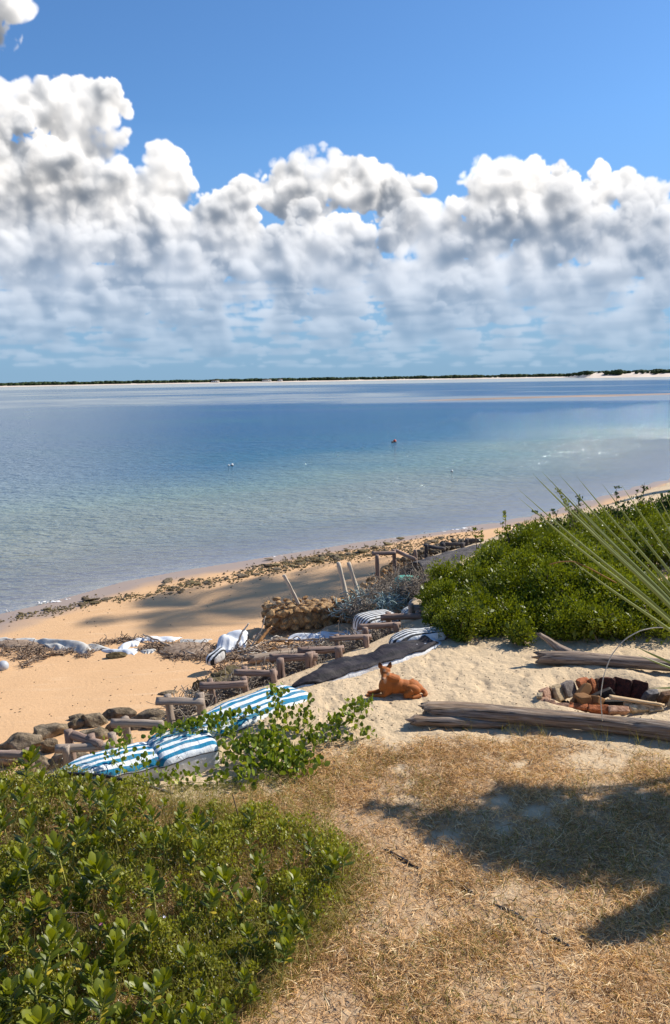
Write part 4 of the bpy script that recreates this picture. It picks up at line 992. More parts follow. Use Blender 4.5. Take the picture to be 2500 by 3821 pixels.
# ------------------------------------------------------------------ driftwood logs
def log_geo(P, rads, seed, n=44, flat=0.9, jag=0.12, crack=0.06, big=0.16):
    P = np.asarray(P, float); N = len(P); T = np.gradient(P, axis=0); T /= np.linalg.norm(T, axis=1)[:, None]
    A = np.cross(T, (0, 0, 1.0)); A /= np.linalg.norm(A, axis=1)[:, None]; B = np.cross(A, T)
    th = np.arange(n)/n*2*math.pi; L = np.concatenate(([0], np.cumsum(np.linalg.norm(np.diff(P, axis=0), axis=1))))
    C = np.stack((np.cos(th)[None]+0*L[:, None], np.sin(th)[None]+0*L[:, None], 0*th[None]+L[:, None]), -1).reshape(-1, 3)
    a = noise3(C*np.array((1, 1, 0.9)), 1.5, seed).reshape(N, n); b = noise3(C*np.array((3.2, 3.2, 0.5)), 2.2, seed+1).reshape(N, n)
    tw = noise3(C*np.array((1.0, 1.0, 0.35)), 7.0, seed+2).reshape(N, n)
    rr = rads[:, None]*(1+big*a+0.07*b-crack*np.exp(-(tw/0.10)**2)*1.6)
    V = P[:, None]+A[:, None]*(np.cos(th)[None, :, None]*rr[..., None])+B[:, None]*(np.sin(th)[None, :, None]*rr[..., None]*flat)
    jj = noise3(C*np.array((2.5, 2.5, 0)), 2.2, seed+5).reshape(N, n)
    ends = np.zeros(N); k = min(8, N//3); ends[:k] = np.linspace(1, 0, k); ends[-k:] = -np.linspace(0, 1, k)
    V = V+T[:, None]*(jj*jag*ends[:, None])[..., None]
    G = np.stack((np.cos(th)[None]*rads[:, None], np.sin(th)[None]*rads[:, None], 0*th[None]+L[:, None]), -1).reshape(-1, 3)
    V = V.reshape(-1, 3); c = len(V); V = np.vstack((V, P[0]+T[0]*0.02, P[-1])); G = np.vstack((G, (0, 0, -3), (0, 0, -3)))
    F = gridfaces(N, n, True)[:, ::-1]; q = np.arange(n)
    T3 = np.vstack((np.stack((np.full(n, c), (q+1) % n, q), -1), np.stack((np.full(n, c+1), (N-1)*n+q, (N-1)*n+(q+1) % n), -1)))
    return V, [F, T3], G
def curve(P, n):
    P = np.array([tuple(p) for p in P], float); t = np.linspace(0, 1, len(P)); u = np.linspace(0, 1, n)
    s = np.stack([np.interp(u, t, P[:, k]) for k in range(3)], -1)
    for _ in range(max(2, n//12)):
        s[1:-1] = 0.25*s[:-2]+0.5*s[1:-1]+0.25*s[2:]
    return s
lg = thing('driftwood_log', 'long grey split driftwood log lying in front of the fire ring', 'log', tuple(at(2000, 2720, 0)))
Pm = curve([at(1582, 2650, 0.16), at(1700, 2652, 0.15), at(1900, 2666, 0.15), at(2150, 2688, 0.14), at(2400, 2716, 0.13), at(2750, 2765, 0.10)], 110)
g = Geo(); g.add(*log_geo(Pm, np.interp(np.linspace(0, 1, 110), [0, .04, .3, .6, 1], [0.10, 0.125, 0.14, 0.13, 0.145]), 7)); g.build('trunk', M['log'], lg, True)
Ps = curve([at(1530, 2692, 0.07), at(1590, 2688, 0.07), at(1700, 2694, 0.06), at(1880, 2706, 0.04)], 60)
g = Geo(); g.add(*log_geo(Ps, np.interp(np.linspace(0, 1, 60), [0, .1, .6, 1], [0.045, 0.08, 0.085, 0.05]), 17, 30, 0.8, 0.10)); g.build('split_piece', M['log'], lg, True)
bl = thing('driftwood_log', 'tan driftwood log with a broken fork at the foot of the bush', 'log', tuple(at(2250, 2470, 0)))
Pm = curve([at(2012, 2452, 0.12), at(2150, 2455, 0.12), at(2300, 2466, 0.10), at(2450, 2478, 0.09), at(2720, 2505, 0.08)], 80)
g = Geo(); g.add(*log_geo(Pm, np.interp(np.linspace(0, 1, 80), [0, .1, .25, .4, 1], [0.105, 0.12, 0.125, 0.10, 0.09]), 27)); g.build('trunk', M['logback'], bl, True)
Pf = curve([at(2125, 2440, 0.16), at(2085, 2418, 0.24), at(2045, 2388, 0.36), at(2012, 2366, 0.46)], 26)
g = Geo(); g.add(*log_geo(Pf, np.interp(np.linspace(0, 1, 26), [0, .5, 1], [0.085, 0.055, 0.03]), 37, 20, 1.0, 0.05)); g.build('fork', M['logback'], bl, True)
# trunk in the debris and the loose branches round it
Pm = curve([onbeach(940, 2478)+Vector((0, 0, 0.10)), onbeach(1040, 2468)+Vector((0, 0, 0.12)), onbeach(1170, 2455)+Vector((0, 0, 0.10))], 40)
g = Geo(); g.add(*log_geo(Pm, np.full(40, 0.115), 47, 26)); tag(g.build('driftwood_piece', M['branch'], None, True), 'short grey brown trunk lying behind the rail', 'log')
def branch(label, P, r0, r1, mat='branch', seed=0, group=None, name='driftwood_branch'):
    C = curve(P, 20); r_ = np.random.default_rng(seed); C[1:-1] += r_.normal(0, 0.008, (18, 3))
    g = Geo(); g.add(*tube(C, np.linspace(r0, r1, 20), 7, 0.1, seed)); return tag(g.build(name, M[mat], None, True), label, 'branch', group)
def ob(px, py, h): return onbeach(px, py)+Vector((0, 0, h))
def air(px, py, y): return aty(px, py, y)
b0 = ob(880, 2428, 0.05); branch('thick white branch sticking up beside the white bundle', [b0, air(888, 2395, b0.y), air(905, 2360, b0.y), air(930, 2326, b0.y+0.1)], 0.035, 0.016, 'white_branch', 3)
b0 = ob(935, 2425, 0.05); branch('thin white curved branch leaning towards the stone basket', [b0, air(955, 2385, b0.y), air(978, 2350, b0.y), air(990, 2300, b0.y)], 0.020, 0.010, 'white_branch', 5)
branch('thin brown branch lying on the pale sheet and seaweed', [ob(535, 2385, 0.12), ob(590, 2405, 0.10), ob(650, 2430, 0.08), ob(730, 2450, 0.05)], 0.022, 0.03, 'branch', 6)
branch('dark thick branch crossing the driftwood tangle', [ob(960, 2425, 0.12), ob(985, 2410, 0.25), ob(1012, 2395, 0.34)], 0.05, 0.03, 'chunk', 7)
branch('dark upright stub at the right of the driftwood tangle', [ob(1072, 2432, 0.05), air(1075, 2410, ob(1072, 2432, 0).y), air(1080, 2385, ob(1072, 2432, 0).y)], 0.025, 0.014, 'chunk', 8)
branch('long pale pole lying along the front of the white sheet', [ob(1010, 2405, 0.1), ob(1100, 2408, 0.12), ob(1250, 2400, 0.12)], 0.025, 0.018, 'branch', 9)
r = np.random.default_rng(12)
for k in range(44):
    px, py = r.uniform(870, 1260), r.uniform(2398, 2462); L = r.uniform(30, 130); a_ = r.uniform(-0.5, 0.5)
    P = [ob(px, py, r.uniform(0.02, 0.12)), ob(px+L*0.5, py-L*0.5*math.sin(a_)*0.5+r.uniform(-10, 10), r.uniform(0.05, 0.22)), ob(px+L, py-L*math.sin(a_)*0.5, r.uniform(0.02, 0.15))]
    branch('bleached stick in the heap of driftwood', P, r.uniform(0.012, 0.028), r.uniform(0.006, 0.012), r.choice(['branch', 'branch', 'postpale', 'white_branch', 'chunk']), int(k+20), 'loose sticks of the driftwood heap')

# dried weed along the old tide line
def weedpf(polys):
    def f():
        a = random.choices(polys, weights=[p[4] for p in polys])[0]; u = random.random()
        px = a[0]+(a[2]-a[0])*u; py = a[1]+(a[3]-a[1])*u
        p = onbeach(px+random.gauss(0, a[5]), py+random.gauss(0, a[5]*0.55)); return (p.x, p.y, p.z+random.uniform(0.0, 0.05))
    return f
LN = [(0, 2408, 160, 2425, 4, 12), (40, 2425, 150, 2440, 2, 12), (60, 2462, 175, 2425, 1.4, 5), (88, 2488, 150, 2452, 1.4, 5), (150, 2452, 270, 2432, 2.2, 5), (338, 2436, 370, 2408, 1.2, 4), (370, 2408, 470, 2392, 1.6, 5), (460, 2392, 540, 2388, 1.2, 6),
      (530, 2425, 600, 2412, 2.2, 10), (600, 2420, 800, 2425, 7, 17), (620, 2450, 790, 2462, 3, 8), (800, 2465, 1000, 2440, 5, 14), (880, 2430, 1200, 2415, 6, 16), (820, 2500, 900, 2490, 1.5, 8), (290, 2448, 330, 2450, 0.5, 4), (0, 2440, 30, 2450, .5, 10)]
tangle('dried_seaweed', 'brown dried seaweed in lines along the old tide mark', 3000, weedpf(LN), 0.20, 0.009, 'weed', 'seaweed', 1.3, 4, 0.25)
for lbl, x0, y0, x1, y1 in (('low crest of matted weed at the left edge', -10, 2402, 165, 2418), ('wide mat of brown weed before the striped bundle', 600, 2425, 790, 2436), ('mat of weed and sand under the driftwood heap', 850, 2455, 1180, 2440)):
    P = curve([ob(x0, y0, 0), ob((x0+x1)/2, (y0+y1)/2, 0.0), ob(x1, y1, 0)], 60); g = Geo(); g.add(*log_geo(P, 0.30*np.sin(np.linspace(0.05, 3.09, 60))**0.5+0.02, int(x0+50), 24, 0.30, 0.1, 0.05, 0.5)); tag(g.build('seaweed_mat', M['weed'], None, True), lbl, 'seaweed', kind='stuff')

# ------------------------------------------------------------------ fire ring
def smat(name, c1, c2): return simple(name, tuple(v*0.55 for v in c1), c2, 13, 0.9, 1.0, 0.02, vary=0.3)
SM = {'grey': smat('grey_stone', (0.16, 0.12, 0.10), (0.33, 0.29, 0.27)), 'orange': smat('orange_brick', (0.45, 0.12, 0.035), (0.62, 0.22, 0.09)), 'black': smat('sooty_brick', (0.012, 0.009, 0.008), (0.12, 0.035, 0.022)),
      'cream': smat('cream_stone', (0.50, 0.36, 0.20), (0.72, 0.58, 0.38)), 'pink': smat('pink_stone', (0.36, 0.17, 0.10), (0.60, 0.38, 0.26)), 'slate': smat('slate_stone', (0.10, 0.10, 0.11), (0.22, 0.21, 0.21)), 'brown': smat('brown_stone', (0.09, 0.045, 0.025), (0.25, 0.14, 0.08))}
def block(px, py, wpx, hpx, col, label, seed, dep=0.09, lean=0.35, zc=0.05, yaw=None, roll=0.0, name='fire_ring_stone', cat='stone', sq=0.28):
    c = at(px, py, zc); d = (c-Vector((0, 0, H))).length; w_ = wpx*d/FOC/2; h_ = hpx*d/FOC/2*1.06
    V, F = sphere(28, 20); V = np.sign(V)*np.abs(V)**sq; V = V*(1+0.17*noise3(V, 2.0, seed)[:, None]+0.07*noise3(V, 7, seed+1)[:, None])
    V = V*np.array((w_, dep/2, h_))
    out_ = Vector((c.x-PIT.x, c.y-PIT.y, 0)).normalized(); yw = math.atan2(out_.y, out_.x)-math.pi/2; yw = (yw+math.pi) % (2*math.pi)-math.pi; yw = (yw*0.45 if abs(yw) < 1.8 else math.copysign(math.pi-(math.pi-abs(yw))*0.3, yw)) if yaw is None else yaw
    Mt = (Matrix.Rotation(yw, 3, 'Z')@Matrix.Rotation(-lean, 3, 'X')@Matrix.Rotation(roll, 3, 'Y'))
    V = V@np.array(Mt).T+np.array(c)
    return tag(mk(name, V, F, SM[col] if isinstance(col, str) else col, None, None, False), label, cat, 'stones and bricks round the fire ring' if name == 'fire_ring_stone' else 'firewood in the fire ring')
ring = [(2123, 2574, 64, 52, 'grey', 'mottled grey and red slab at the back left of the fire ring'), (2182, 2566, 54, 54, 'orange', 'bright orange square brick at the back of the fire ring'), (2212, 2566, 20, 56, 'orange', 'narrow orange brick set on edge beside the square one'),
 (2231, 2561, 16, 52, 'brown', 'narrow dark red brick between orange and black ones'), (2264, 2566, 52, 60, 'black', 'sooty black brick behind the firewood pile'), (2321, 2570, 60, 62, 'black', 'sooty black and red brick right of the middle of the ring'),
 (2380, 2578, 60, 60, 'black', 'blackest brick with a notched top corner'), (2428, 2598, 54, 44, 'slate', 'smooth slate grey slab leaning low at the right'), (2482, 2604, 50, 48, 'brown', 'dark brown rough stone at the right end of the ring'), (2520, 2622, 46, 46, 'cream', 'cream stone cut off by the right edge of the picture'),
 (2082, 2584, 50, 52, 'cream', 'large cream slab at the left of the ring'), (2055, 2586, 16, 38, 'brown', 'thin brown stone wedged beside the cream slab'), (2036, 2596, 44, 44, 'pink', 'tan pink slab leaning out at the left end'), (2013, 2604, 20, 34, 'cream', 'small cream stone at the leftmost tip of the ring')]
for i, (px, py, w_, h_, c_, lb) in enumerate(ring): block(px, py, w_, h_, c_, lb, 900+i, lean=0.45, zc=0.07)
front = [(2028, 2620, 36, 30, 'pink', 'pinkish stone at the front left corner of the ring'), (2050, 2630, 40, 26, 'pink', 'low pinkish stone next to the front left corner'), (2092, 2637, 58, 20, 'pink', 'long low brick edge in front of the cream sand'), (2157, 2640, 62, 22, 'orange', 'low reddish brick edge before the brown firewood block'),
 (2232, 2648, 72, 26, 'orange', 'widest low orange brick at the front middle'), (2306, 2652, 66, 24, 'pink', 'low tan brick right of the front middle'), (2342, 2640, 26, 30, 'cream', 'small upright cream stone in the front edge'), (2386, 2646, 62, 22, 'cream', 'low cream brick under the pale plank end'), (2445, 2646, 50, 18, 'cream', 'cream brick nearly buried at the front right')]
for i, (px, py, w_, h_, c_, lb) in enumerate(front): block(px, py, w_, h_, c_, lb, 940+i, dep=0.10, lean=0.5, zc=0.02)
def wedge(px, py, wpx, hpx, mat, label, seed, yaw, lean, roll, dep=0.12, zc=0.08): block(px, py, wpx, hpx, M[mat], label, seed, dep, lean, zc, yaw, roll, 'firewood', 'firewood', 0.2)
wedge(2168, 2592, 95, 30, 'chunk', 'brown split log leaning up to the left in the fire ring', 960, 0.4, 0.3, -0.65, 0.10, 0.10)
wedge(2176, 2612, 42, 34, 'chunk', 'yellow brown firewood block facing the camera', 961, 0.2, 0.1, -0.1, 0.22, 0.08)
wedge(2222, 2615, 46, 26, 'chunk', 'pointed brown firewood block beside the yellow brown one', 962, 0.8, 0.2, 0.5, 0.18, 0.07)
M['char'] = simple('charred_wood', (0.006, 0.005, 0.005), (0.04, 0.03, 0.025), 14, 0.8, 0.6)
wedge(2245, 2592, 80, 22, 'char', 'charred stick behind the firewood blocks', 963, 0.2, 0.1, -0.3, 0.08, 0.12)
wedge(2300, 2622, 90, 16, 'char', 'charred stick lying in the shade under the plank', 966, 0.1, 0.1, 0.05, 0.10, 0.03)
def plank(a, b_, r_, label, sd, fl=0.5):
    A_, B_ = at(*a), at(*b_); P = np.linspace(0, 1, 16)[:, None]; P = np.array(A_)*(1-P)+np.array(B_)*P
    g = Geo(); V, F, G = tube(P, r_*(1-0.25*np.linspace(0, 1, 16)), 8, 0.25, sd, fl); g.add(V, F, G); tag(g.build('firewood', M['plank'], None, False), label, 'firewood', 'firewood in the fire ring')
plank((2274, 2597, 0.17), (2470, 2628, 0.10), 0.045, 'pale split plank lying over the right half of the fire ring', 3)
plank((2345, 2612, 0.10), (2440, 2640, 0.06), 0.04, 'short pale plank under the long one', 8)
plank((2400, 2625, 0.08), (2480, 2632, 0.08), 0.035, 'pale plank end pointing right out of the ring', 9)

# ------------------------------------------------------------------ the dog
def dog():
    O = at(1482, 2592, 0); O.z = gz(O.x, O.y); S = 0.00118
    parts = []
    def ell(c, r_, rot=None):
        V, F = sphere(24, 16); V = V*np.array(r_)
        if rot is not None: V = V@np.array(Matrix.Rotation(rot[0], 3, rot[1])).T
        parts.append((V+np.array(c), F))
    def cap(P, rad): V, F, G = tube(curve(P, 14), np.interp(np.linspace(0, 1, 14), np.linspace(0, 1, len(rad)), rad), 14, knob=0.6); parts.append((V, F))
    # trunk: chest at the left, loin, rump at the right (x right, y away from the camera, z up)
    ell((-0.14, 0.00, 0.155), (0.135, 0.105, 0.150), (0.25, 'Y')); ell((-0.03, 0.00, 0.155), (0.16, 0.105, 0.125)); ell((0.09, 0.01, 0.135), (0.16, 0.10, 0.105)); ell((0.22, 0.02, 0.125), (0.13, 0.105, 0.105)); ell((0.30, 0.02, 0.095), (0.085, 0.09, 0.08))
    cap([(0.02, 0.0, 0.235), (-0.10, 0.0, 0.265), (-0.155, -0.005, 0.31), (-0.170, -0.015, 0.37)], [0.075, 0.085, 0.070, 0.058])          # neck rises off the withers
    cap([(-0.15, -0.02, 0.17), (-0.175, -0.02, 0.27), (-0.178, -0.025, 0.35)], [0.095, 0.068, 0.052])
    h0 = len(parts)
    # head turned to look at the camera and slightly left
    ell((-0.178, -0.045, 0.408), (0.062, 0.066, 0.056)); ell((-0.178, -0.080, 0.395), (0.048, 0.045, 0.042))
    cap([(-0.183, -0.08, 0.388), (-0.197, -0.125, 0.362), (-0.206, -0.165, 0.338)], [0.040, 0.030, 0.021])
    cap([(-0.186, -0.08, 0.368), (-0.200, -0.150, 0.330)], [0.030, 0.016])
    ell((-0.2085, -0.178, 0.340), (0.0145, 0.011, 0.012))
    ell((-0.150, -0.088, 0.385), (0.026, 0.03, 0.03)); ell((-0.212, -0.08, 0.385), (0.022, 0.028, 0.028))
    for sx in (-1, 1):   # ears: broad upright cones
        bx = -0.178+sx*0.042; V, F = sphere(16, 12)
        t_ = (V[:, 2]+1)/2; V = np.stack((V[:, 0]*0.042*(1.05-t_)**0.6+sx*0.022*t_, V[:, 1]*0.016*(1.2-t_)+0.006*t_, (V[:, 2]+0.75)*0.052), -1); V[:, 1] += np.where(V[:, 1] < 0, 0.5, 0)*0.012
        parts.append((V+np.array((bx, -0.038, 0.438)), F))
    HEAD = range(h0, len(parts))
    # fore legs stretched out to the left
    cap([(-0.14, -0.055, 0.16), (-0.175, -0.085, 0.06), (-0.21, -0.10, 0.035)], [0.055, 0.042, 0.034])
    cap([(-0.19, -0.09, 0.035), (-0.30, -0.085, 0.034), (-0.40, -0.06, 0.030), (-0.455, -0.055, 0.026)], [0.034, 0.028, 0.022, 0.027])
    cap([(-0.20, 0.05, 0.13), (-0.235, 0.06, 0.05), (-0.36, 0.05, 0.032), (-0.43, 0.05, 0.027)], [0.05, 0.034, 0.024, 0.027])
    # haunch, shank and hind foot on the near side, far haunch behind
    ell((0.225, -0.075, 0.105), (0.115, 0.06, 0.085), (0.3, 'Y')); cap([(0.20, -0.09, 0.10), (0.11, -0.12, 0.045), (0.145, -0.13, 0.03)], [0.065, 0.044, 0.034])
    cap([(0.105, -0.125, 0.040), (0.22, -0.14, 0.030), (0.335, -0.125, 0.032)], [0.034, 0.026, 0.024]); cap([(0.335, -0.125, 0.034), (0.27, -0.155, 0.022), (0.215, -0.165, 0.020)], [0.026, 0.021, 0.021])
    ell((0.265, 0.085, 0.115), (0.08, 0.055, 0.09)); ell((0.235, 0.07, 0.205), (0.030, 0.03, 0.030))
    cap([(0.36, 0.01, 0.085), (0.405, -0.03, 0.055), (0.415, -0.075, 0.035), (0.385, -0.10, 0.028)], [0.040, 0.038, 0.034, 0.022])      # tail curled round
    hc = np.array((-0.172, -0.02, 0.375))
    for i_ in HEAD: parts[i_] = (np.where(True, (parts[i_][0]-hc)*np.array((1.30, 1.12, 1.16))+hc, 0), parts[i_][1])
    Vs = []; F3 = []; F4 = []; n = 0
    for V, F in parts:
        Vs.append(V); n0 = n; n += len(V)
        for f in F: (F4 if f.shape[1] == 4 else F3).append(f+n0)
    tmp = mk('tmp', np.concatenate(Vs), [np.concatenate(F4), np.concatenate(F3)], None, None, None, True, top=(0, 0, 0))
    rm = tmp.modifiers.new('r', 'REMESH'); rm.mode = 'VOXEL'; rm.voxel_size = 0.0062; sm = tmp.modifiers.new('s', 'SMOOTH'); sm.factor = 0.5; sm.iterations = 5
    dg = bpy.context.evaluated_depsgraph_get(); me = bpy.data.meshes.new_from_object(tmp.evaluated_get(dg)); bpy.data.objects.remove(tmp)
    V = np.empty(len(me.vertices)*3); me.vertices.foreach_get('co', V); V = V.reshape(-1, 3)
    x, y, z = V.T
    # muscle relief and a little coat unevenness
    V2 = V*(1+0.0)+0; V2[:, 2] += 0.004*noise3(V, 16, 4)*(z > 0.05); me.vertices.foreach_set('co', V2.astype(np.float32).ravel())
    def blob(c, r_):
        c = np.array(c, float); r_ = np.array(r_, float)
        if c[2] > 0.3: c = (c-hc)*np.array((1.30, 1.12, 1.16))+hc; r_ = r_*np.array((1.3, 1.12, 1.16))
        return np.clip(1.25-np.linalg.norm((V-c)/r_, axis=1), 0, 1)
    pale = np.maximum.reduce([blob((-0.200, -0.15, 0.335), (0.035, 0.06, 0.026)), blob((-0.150, -0.10, 0.378), (0.028, 0.035, 0.030)), blob((-0.185, -0.09, 0.30), (0.03, 0.06, 0.07))*0.8, blob((-0.185, -0.10, 0.43), (0.02, 0.03, 0.02))*0.4])
    dark = np.maximum.reduce([blob((-0.158, -0.104, 0.410), (0.013, 0.014, 0.009)), blob((-0.206, -0.104, 0.408), (0.013, 0.014, 0.009)), blob((-0.2085, -0.186, 0.342), (0.016, 0.012, 0.013))*1.4,
        blob((-0.204, -0.175, 0.322), (0.014, 0.020, 0.004)), np.clip((z-0.475)*30, 0, 1)*np.clip((-y-0.020)*60, 0, 1)*0.85, blob((-0.05, -0.09, 0.20), (0.05, 0.05, 0.07))*0.22])
    for nm, a in (('pale', pale), ('dark', np.clip(dark, 0, 1))):
        at_ = me.attributes.new(nm, 'FLOAT', 'POINT'); at_.data.foreach_set('value', a.astype(np.float32))
    m_, t, b = pmat('ginger_coat', 0.62, 0.25); co = t.node('ShaderNodeTexCoord').outputs['Object']
    f = t.noise(9, 5, 0.6, co); fs = t.noise(1.0, 6, 0.7, t.node('ShaderNodeMapping', {'Vector': co, 'Scale': (40, 120, 150), 'Rotation': (0, 0.5, 0)}).outputs[0])
    c = t.mix(f, (0.28, 0.072, 0.011), (0.54, 0.165, 0.028)); c = t.mix(t.math('MULTIPLY', fs, 0.35), c, (0.17, 0.045, 0.008))
    c = t.mix(t.attr('pale').outputs['Fac'], c, (0.72, 0.52, 0.36)); c = t.mix(t.attr('dark').outputs['Fac'], c, (0.015, 0.008, 0.006))
    t.l.new(c, b.inputs['Base Color']); bump(t, b, fs, 0.6, 0.010)
    b.inputs['Sheen Weight'].default_value = 0.25; b.inputs['Sheen Tint'].default_value = (1, 0.6, 0.3, 1)
    me.materials.clear(); me.materials.append(m_)
    me.polygons.foreach_set('use_smooth', np.ones(len(me.polygons), bool))
    o = bpy.data.objects.new('dog', me); COL.objects.link(o); o.location = O-Vector((0, 0, 0.008)); o['_abs'] = list(O); me.name = 'dog'
    o.scale = (0.99, 0.99, 0.97)
    tag(o, 'ginger dog with upright ears lying on the sand looking back', 'dog')
dog()

def pf_pit_shade():
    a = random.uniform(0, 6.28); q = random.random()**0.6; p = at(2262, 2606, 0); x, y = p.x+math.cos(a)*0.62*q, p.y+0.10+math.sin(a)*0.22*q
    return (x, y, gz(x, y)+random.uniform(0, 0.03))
scatter_chips('shade_chips', 420, pf_pit_shade, 0.012, 0.04, 'char', 'black bits standing in for the shadow inside the fire ring', 'shade_chips', 0.5)  # black chips scattered as painted shadow over the inside of the ring

# ------------------------------------------------------------------ leaves
def leaf_template(L=1.0, W=0.5, segs=3, fold=0.25, droop=0.15, shape=(0.25, 0.8, 1.0, 0.0), stalk=0.0):
    """blade with a midrib: base at 0, growing along +z, face towards +x"""
    V = []; t = np.linspace(0, 1, segs+1)
    wd = np.interp(t, np.linspace(0, 1, len(shape)), shape)*W/2
    for k in range(segs+1):
        z = stalk+t[k]*L; x = droop*t[k]**2*L
        V += [(x+fold*wd[k], -wd[k], z), (x, 0, z), (x+fold*wd[k], wd[k], z)]
    F = []
    for k in range(segs):
        a = k*3; F += [(a, a+1, a+4, a+3), (a+1, a+2, a+5, a+4)]
    return np.array(V), np.array(F)
LEAF5 = leaf_template(1, 0.50, 4, -0.22, -0.18, (0.22, 0.42, 0.80, 1.0, 0.30))
SMALL = (np.array(((0, 0, 0), (0.06, -0.28, 0.5), (0.0, 0, 1.0), (0.06, 0.28, 0.5))), np.array(((0, 1, 2, 3),)))
VINE = leaf_template(1, 0.85, 3, 0.35, 0.10, (0.45, 1.0, 1.0, 0.45))
def uni(a, b, n): return RNG.uniform(a, b, n)

# --- rosette plants of the foreground
def plant_proto(seed, hgt, nl, ll, wild=1.0):
    r = np.random.default_rng(seed)
    root = thing('leafy_shoot', 'x', 'plant', (0, 0, 0), 'fleshy leaved shoots of the near thicket')
    lean = r.uniform(-0.25, 0.25, 2); k = np.linspace(0, 1, 8)
    P = np.stack((lean[0]*k**1.5*hgt+0.02*np.sin(k*5), lean[1]*k**1.5*hgt, k*hgt), -1)
    g = Geo(); g.add(*tube(P, np.linspace(0.0075, 0.0055, 8), 6, caps=False)); g.build('stem', M['stem'], root)
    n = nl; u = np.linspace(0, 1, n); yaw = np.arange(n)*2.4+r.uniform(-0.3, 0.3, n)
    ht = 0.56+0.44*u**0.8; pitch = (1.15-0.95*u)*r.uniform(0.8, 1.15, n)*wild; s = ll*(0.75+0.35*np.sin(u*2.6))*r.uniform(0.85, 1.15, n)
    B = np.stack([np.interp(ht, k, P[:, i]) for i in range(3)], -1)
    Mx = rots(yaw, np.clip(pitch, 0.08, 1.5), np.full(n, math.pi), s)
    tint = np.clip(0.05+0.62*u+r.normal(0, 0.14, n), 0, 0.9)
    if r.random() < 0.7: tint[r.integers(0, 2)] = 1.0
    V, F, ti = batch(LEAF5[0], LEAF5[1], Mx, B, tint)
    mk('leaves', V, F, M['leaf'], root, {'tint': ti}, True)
    return root
PROTO = [plant_proto(50+i, *a) for i, a in enumerate([(0.42, 15, 0.115), (0.50, 18, 0.125), (0.34, 13, 0.105), (0.46, 20, 0.13), (0.30, 14, 0.10), (0.55, 16, 0.12)])]
ROS = [(67, 2865), (125, 2992), (330, 2962), (392, 2988), (500, 3002), (585, 3042), (764, 3078), (835, 3092), (1044, 3088), (930, 3152), (1170, 3163), (1228, 3243), (1272, 3203), (125, 3222), (346, 3253), (434, 3245), (822, 3292), (334, 3362), (693, 3352),
       (750, 3342), (890, 3387), (468, 3497), (543, 3478), (685, 3570), (484, 3555), (75, 3495), (200, 3512), (50, 3680), (184, 3712), (468, 3762), (1010, 3387), (1035, 3537), (350, 3152), (20, 3060), (230, 2975), (620, 3120), (680, 3020), (700, 3180), (30, 3330), (590, 3290),
       (160, 2930), (20, 2920), (280, 3050), (60, 3130), (420, 3080), (520, 3140), (240, 3160), (160, 3320), (980, 3250), (1090, 3300), (300, 3600), (380, 3660), (120, 3600), (10, 3560), (600, 3640), (260, 3790), (90, 3790), (640, 3770), (330, 3740)]
def green_edge(y):   # right hand limit of the thicket in photograph units, by row
    return np.interp(y, [2830, 2920, 2990, 3060, 3150, 3250, 3400, 3500, 3650, 3821], [120, 420, 640, 1000, 1260, 1330, 1250, 1180, 1000, 860])
r = np.random.default_rng(77)
placed = []
for px, py in ROS: placed.append((px, py, 1.0))
tries = 0
while len(placed) < 275 and tries < 9000:
    tries += 1
    py = r.uniform(2890, 3900); px = r.uniform(-120, green_edge(py)-30)
    if r.random() > (0.9 if px < 500 else 0.4): continue
    if min(math.hypot(px-a, (py-b)*1.3) for a, b, _ in placed) < (34 if px < 450 else 46): continue
    placed.append((px, py, r.uniform(0.5, 0.9)))
LBL = {(67, 2865): 'dark leafy shoot rising in front of the leftmost post', (1272, 3203): 'tall shoot at the right hand tip of the thicket against dry grass', (1170, 3163): 'bright shoot standing just left of the tip of the thicket', (1044, 3088): 'single shoot alone above the thicket on dry grass',
       (468, 3497): 'big glossy shoot just right of the pink flower', (50, 3680): 'large shoot in the bottom left corner', (125, 3222): 'shoot with pale yellow lower leaves near the left edge', (930, 3152): 'narrow upright shoot on the upper edge of the thicket', (685, 3570): 'shoot with one yellow leaf in the lower middle of the thicket', (764, 3078): 'thin shoot before the dry grass right of the black pipe'}
first = [True]*6
tops = []
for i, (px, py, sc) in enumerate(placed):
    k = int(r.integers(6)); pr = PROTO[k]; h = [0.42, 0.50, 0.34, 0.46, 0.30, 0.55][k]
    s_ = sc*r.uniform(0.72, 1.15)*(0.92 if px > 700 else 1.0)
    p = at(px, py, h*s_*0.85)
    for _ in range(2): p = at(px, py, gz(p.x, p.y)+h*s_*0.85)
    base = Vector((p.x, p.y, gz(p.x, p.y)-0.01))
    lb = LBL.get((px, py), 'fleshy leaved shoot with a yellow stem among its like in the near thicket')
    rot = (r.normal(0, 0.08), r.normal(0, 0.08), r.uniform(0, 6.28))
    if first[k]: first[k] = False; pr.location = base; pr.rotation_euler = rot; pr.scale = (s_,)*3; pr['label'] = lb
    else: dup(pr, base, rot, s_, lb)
for k in range(6):
    if first[k]: bpy.data.objects.remove(PROTO[k])

# --- low ground cover between them
def in_thicket(n, soft=25, ymin=2860, ymax=3950):
    out_ = []
    while len(out_) < n:
        m_ = n*2; py = RNG.uniform(ymin, ymax, m_); px = RNG.uniform(-250, 1450, m_)
        e = green_edge(py)+(fbm(px*0.012, py*0.012, 91, 3)-0.5)*180-10+RNG.normal(0, soft, m_)
        ok = px < e
        out_ += list(zip(px[ok], py[ok]))
    a = np.array(out_[:n]); return a[:, 0], a[:, 1]
def rayplane(px, py, z):
    a = (px-1250)/FOC; b = (1910.5-py)/FOC
    dx = CR_.x*a+CU_.x*b+FWD.x; dy = CR_.y*a+CU_.y*b+FWD.y; dz = CR_.z*a+CU_.z*b+FWD.z
    t = (z-H)/dz; return dx*t, dy*t
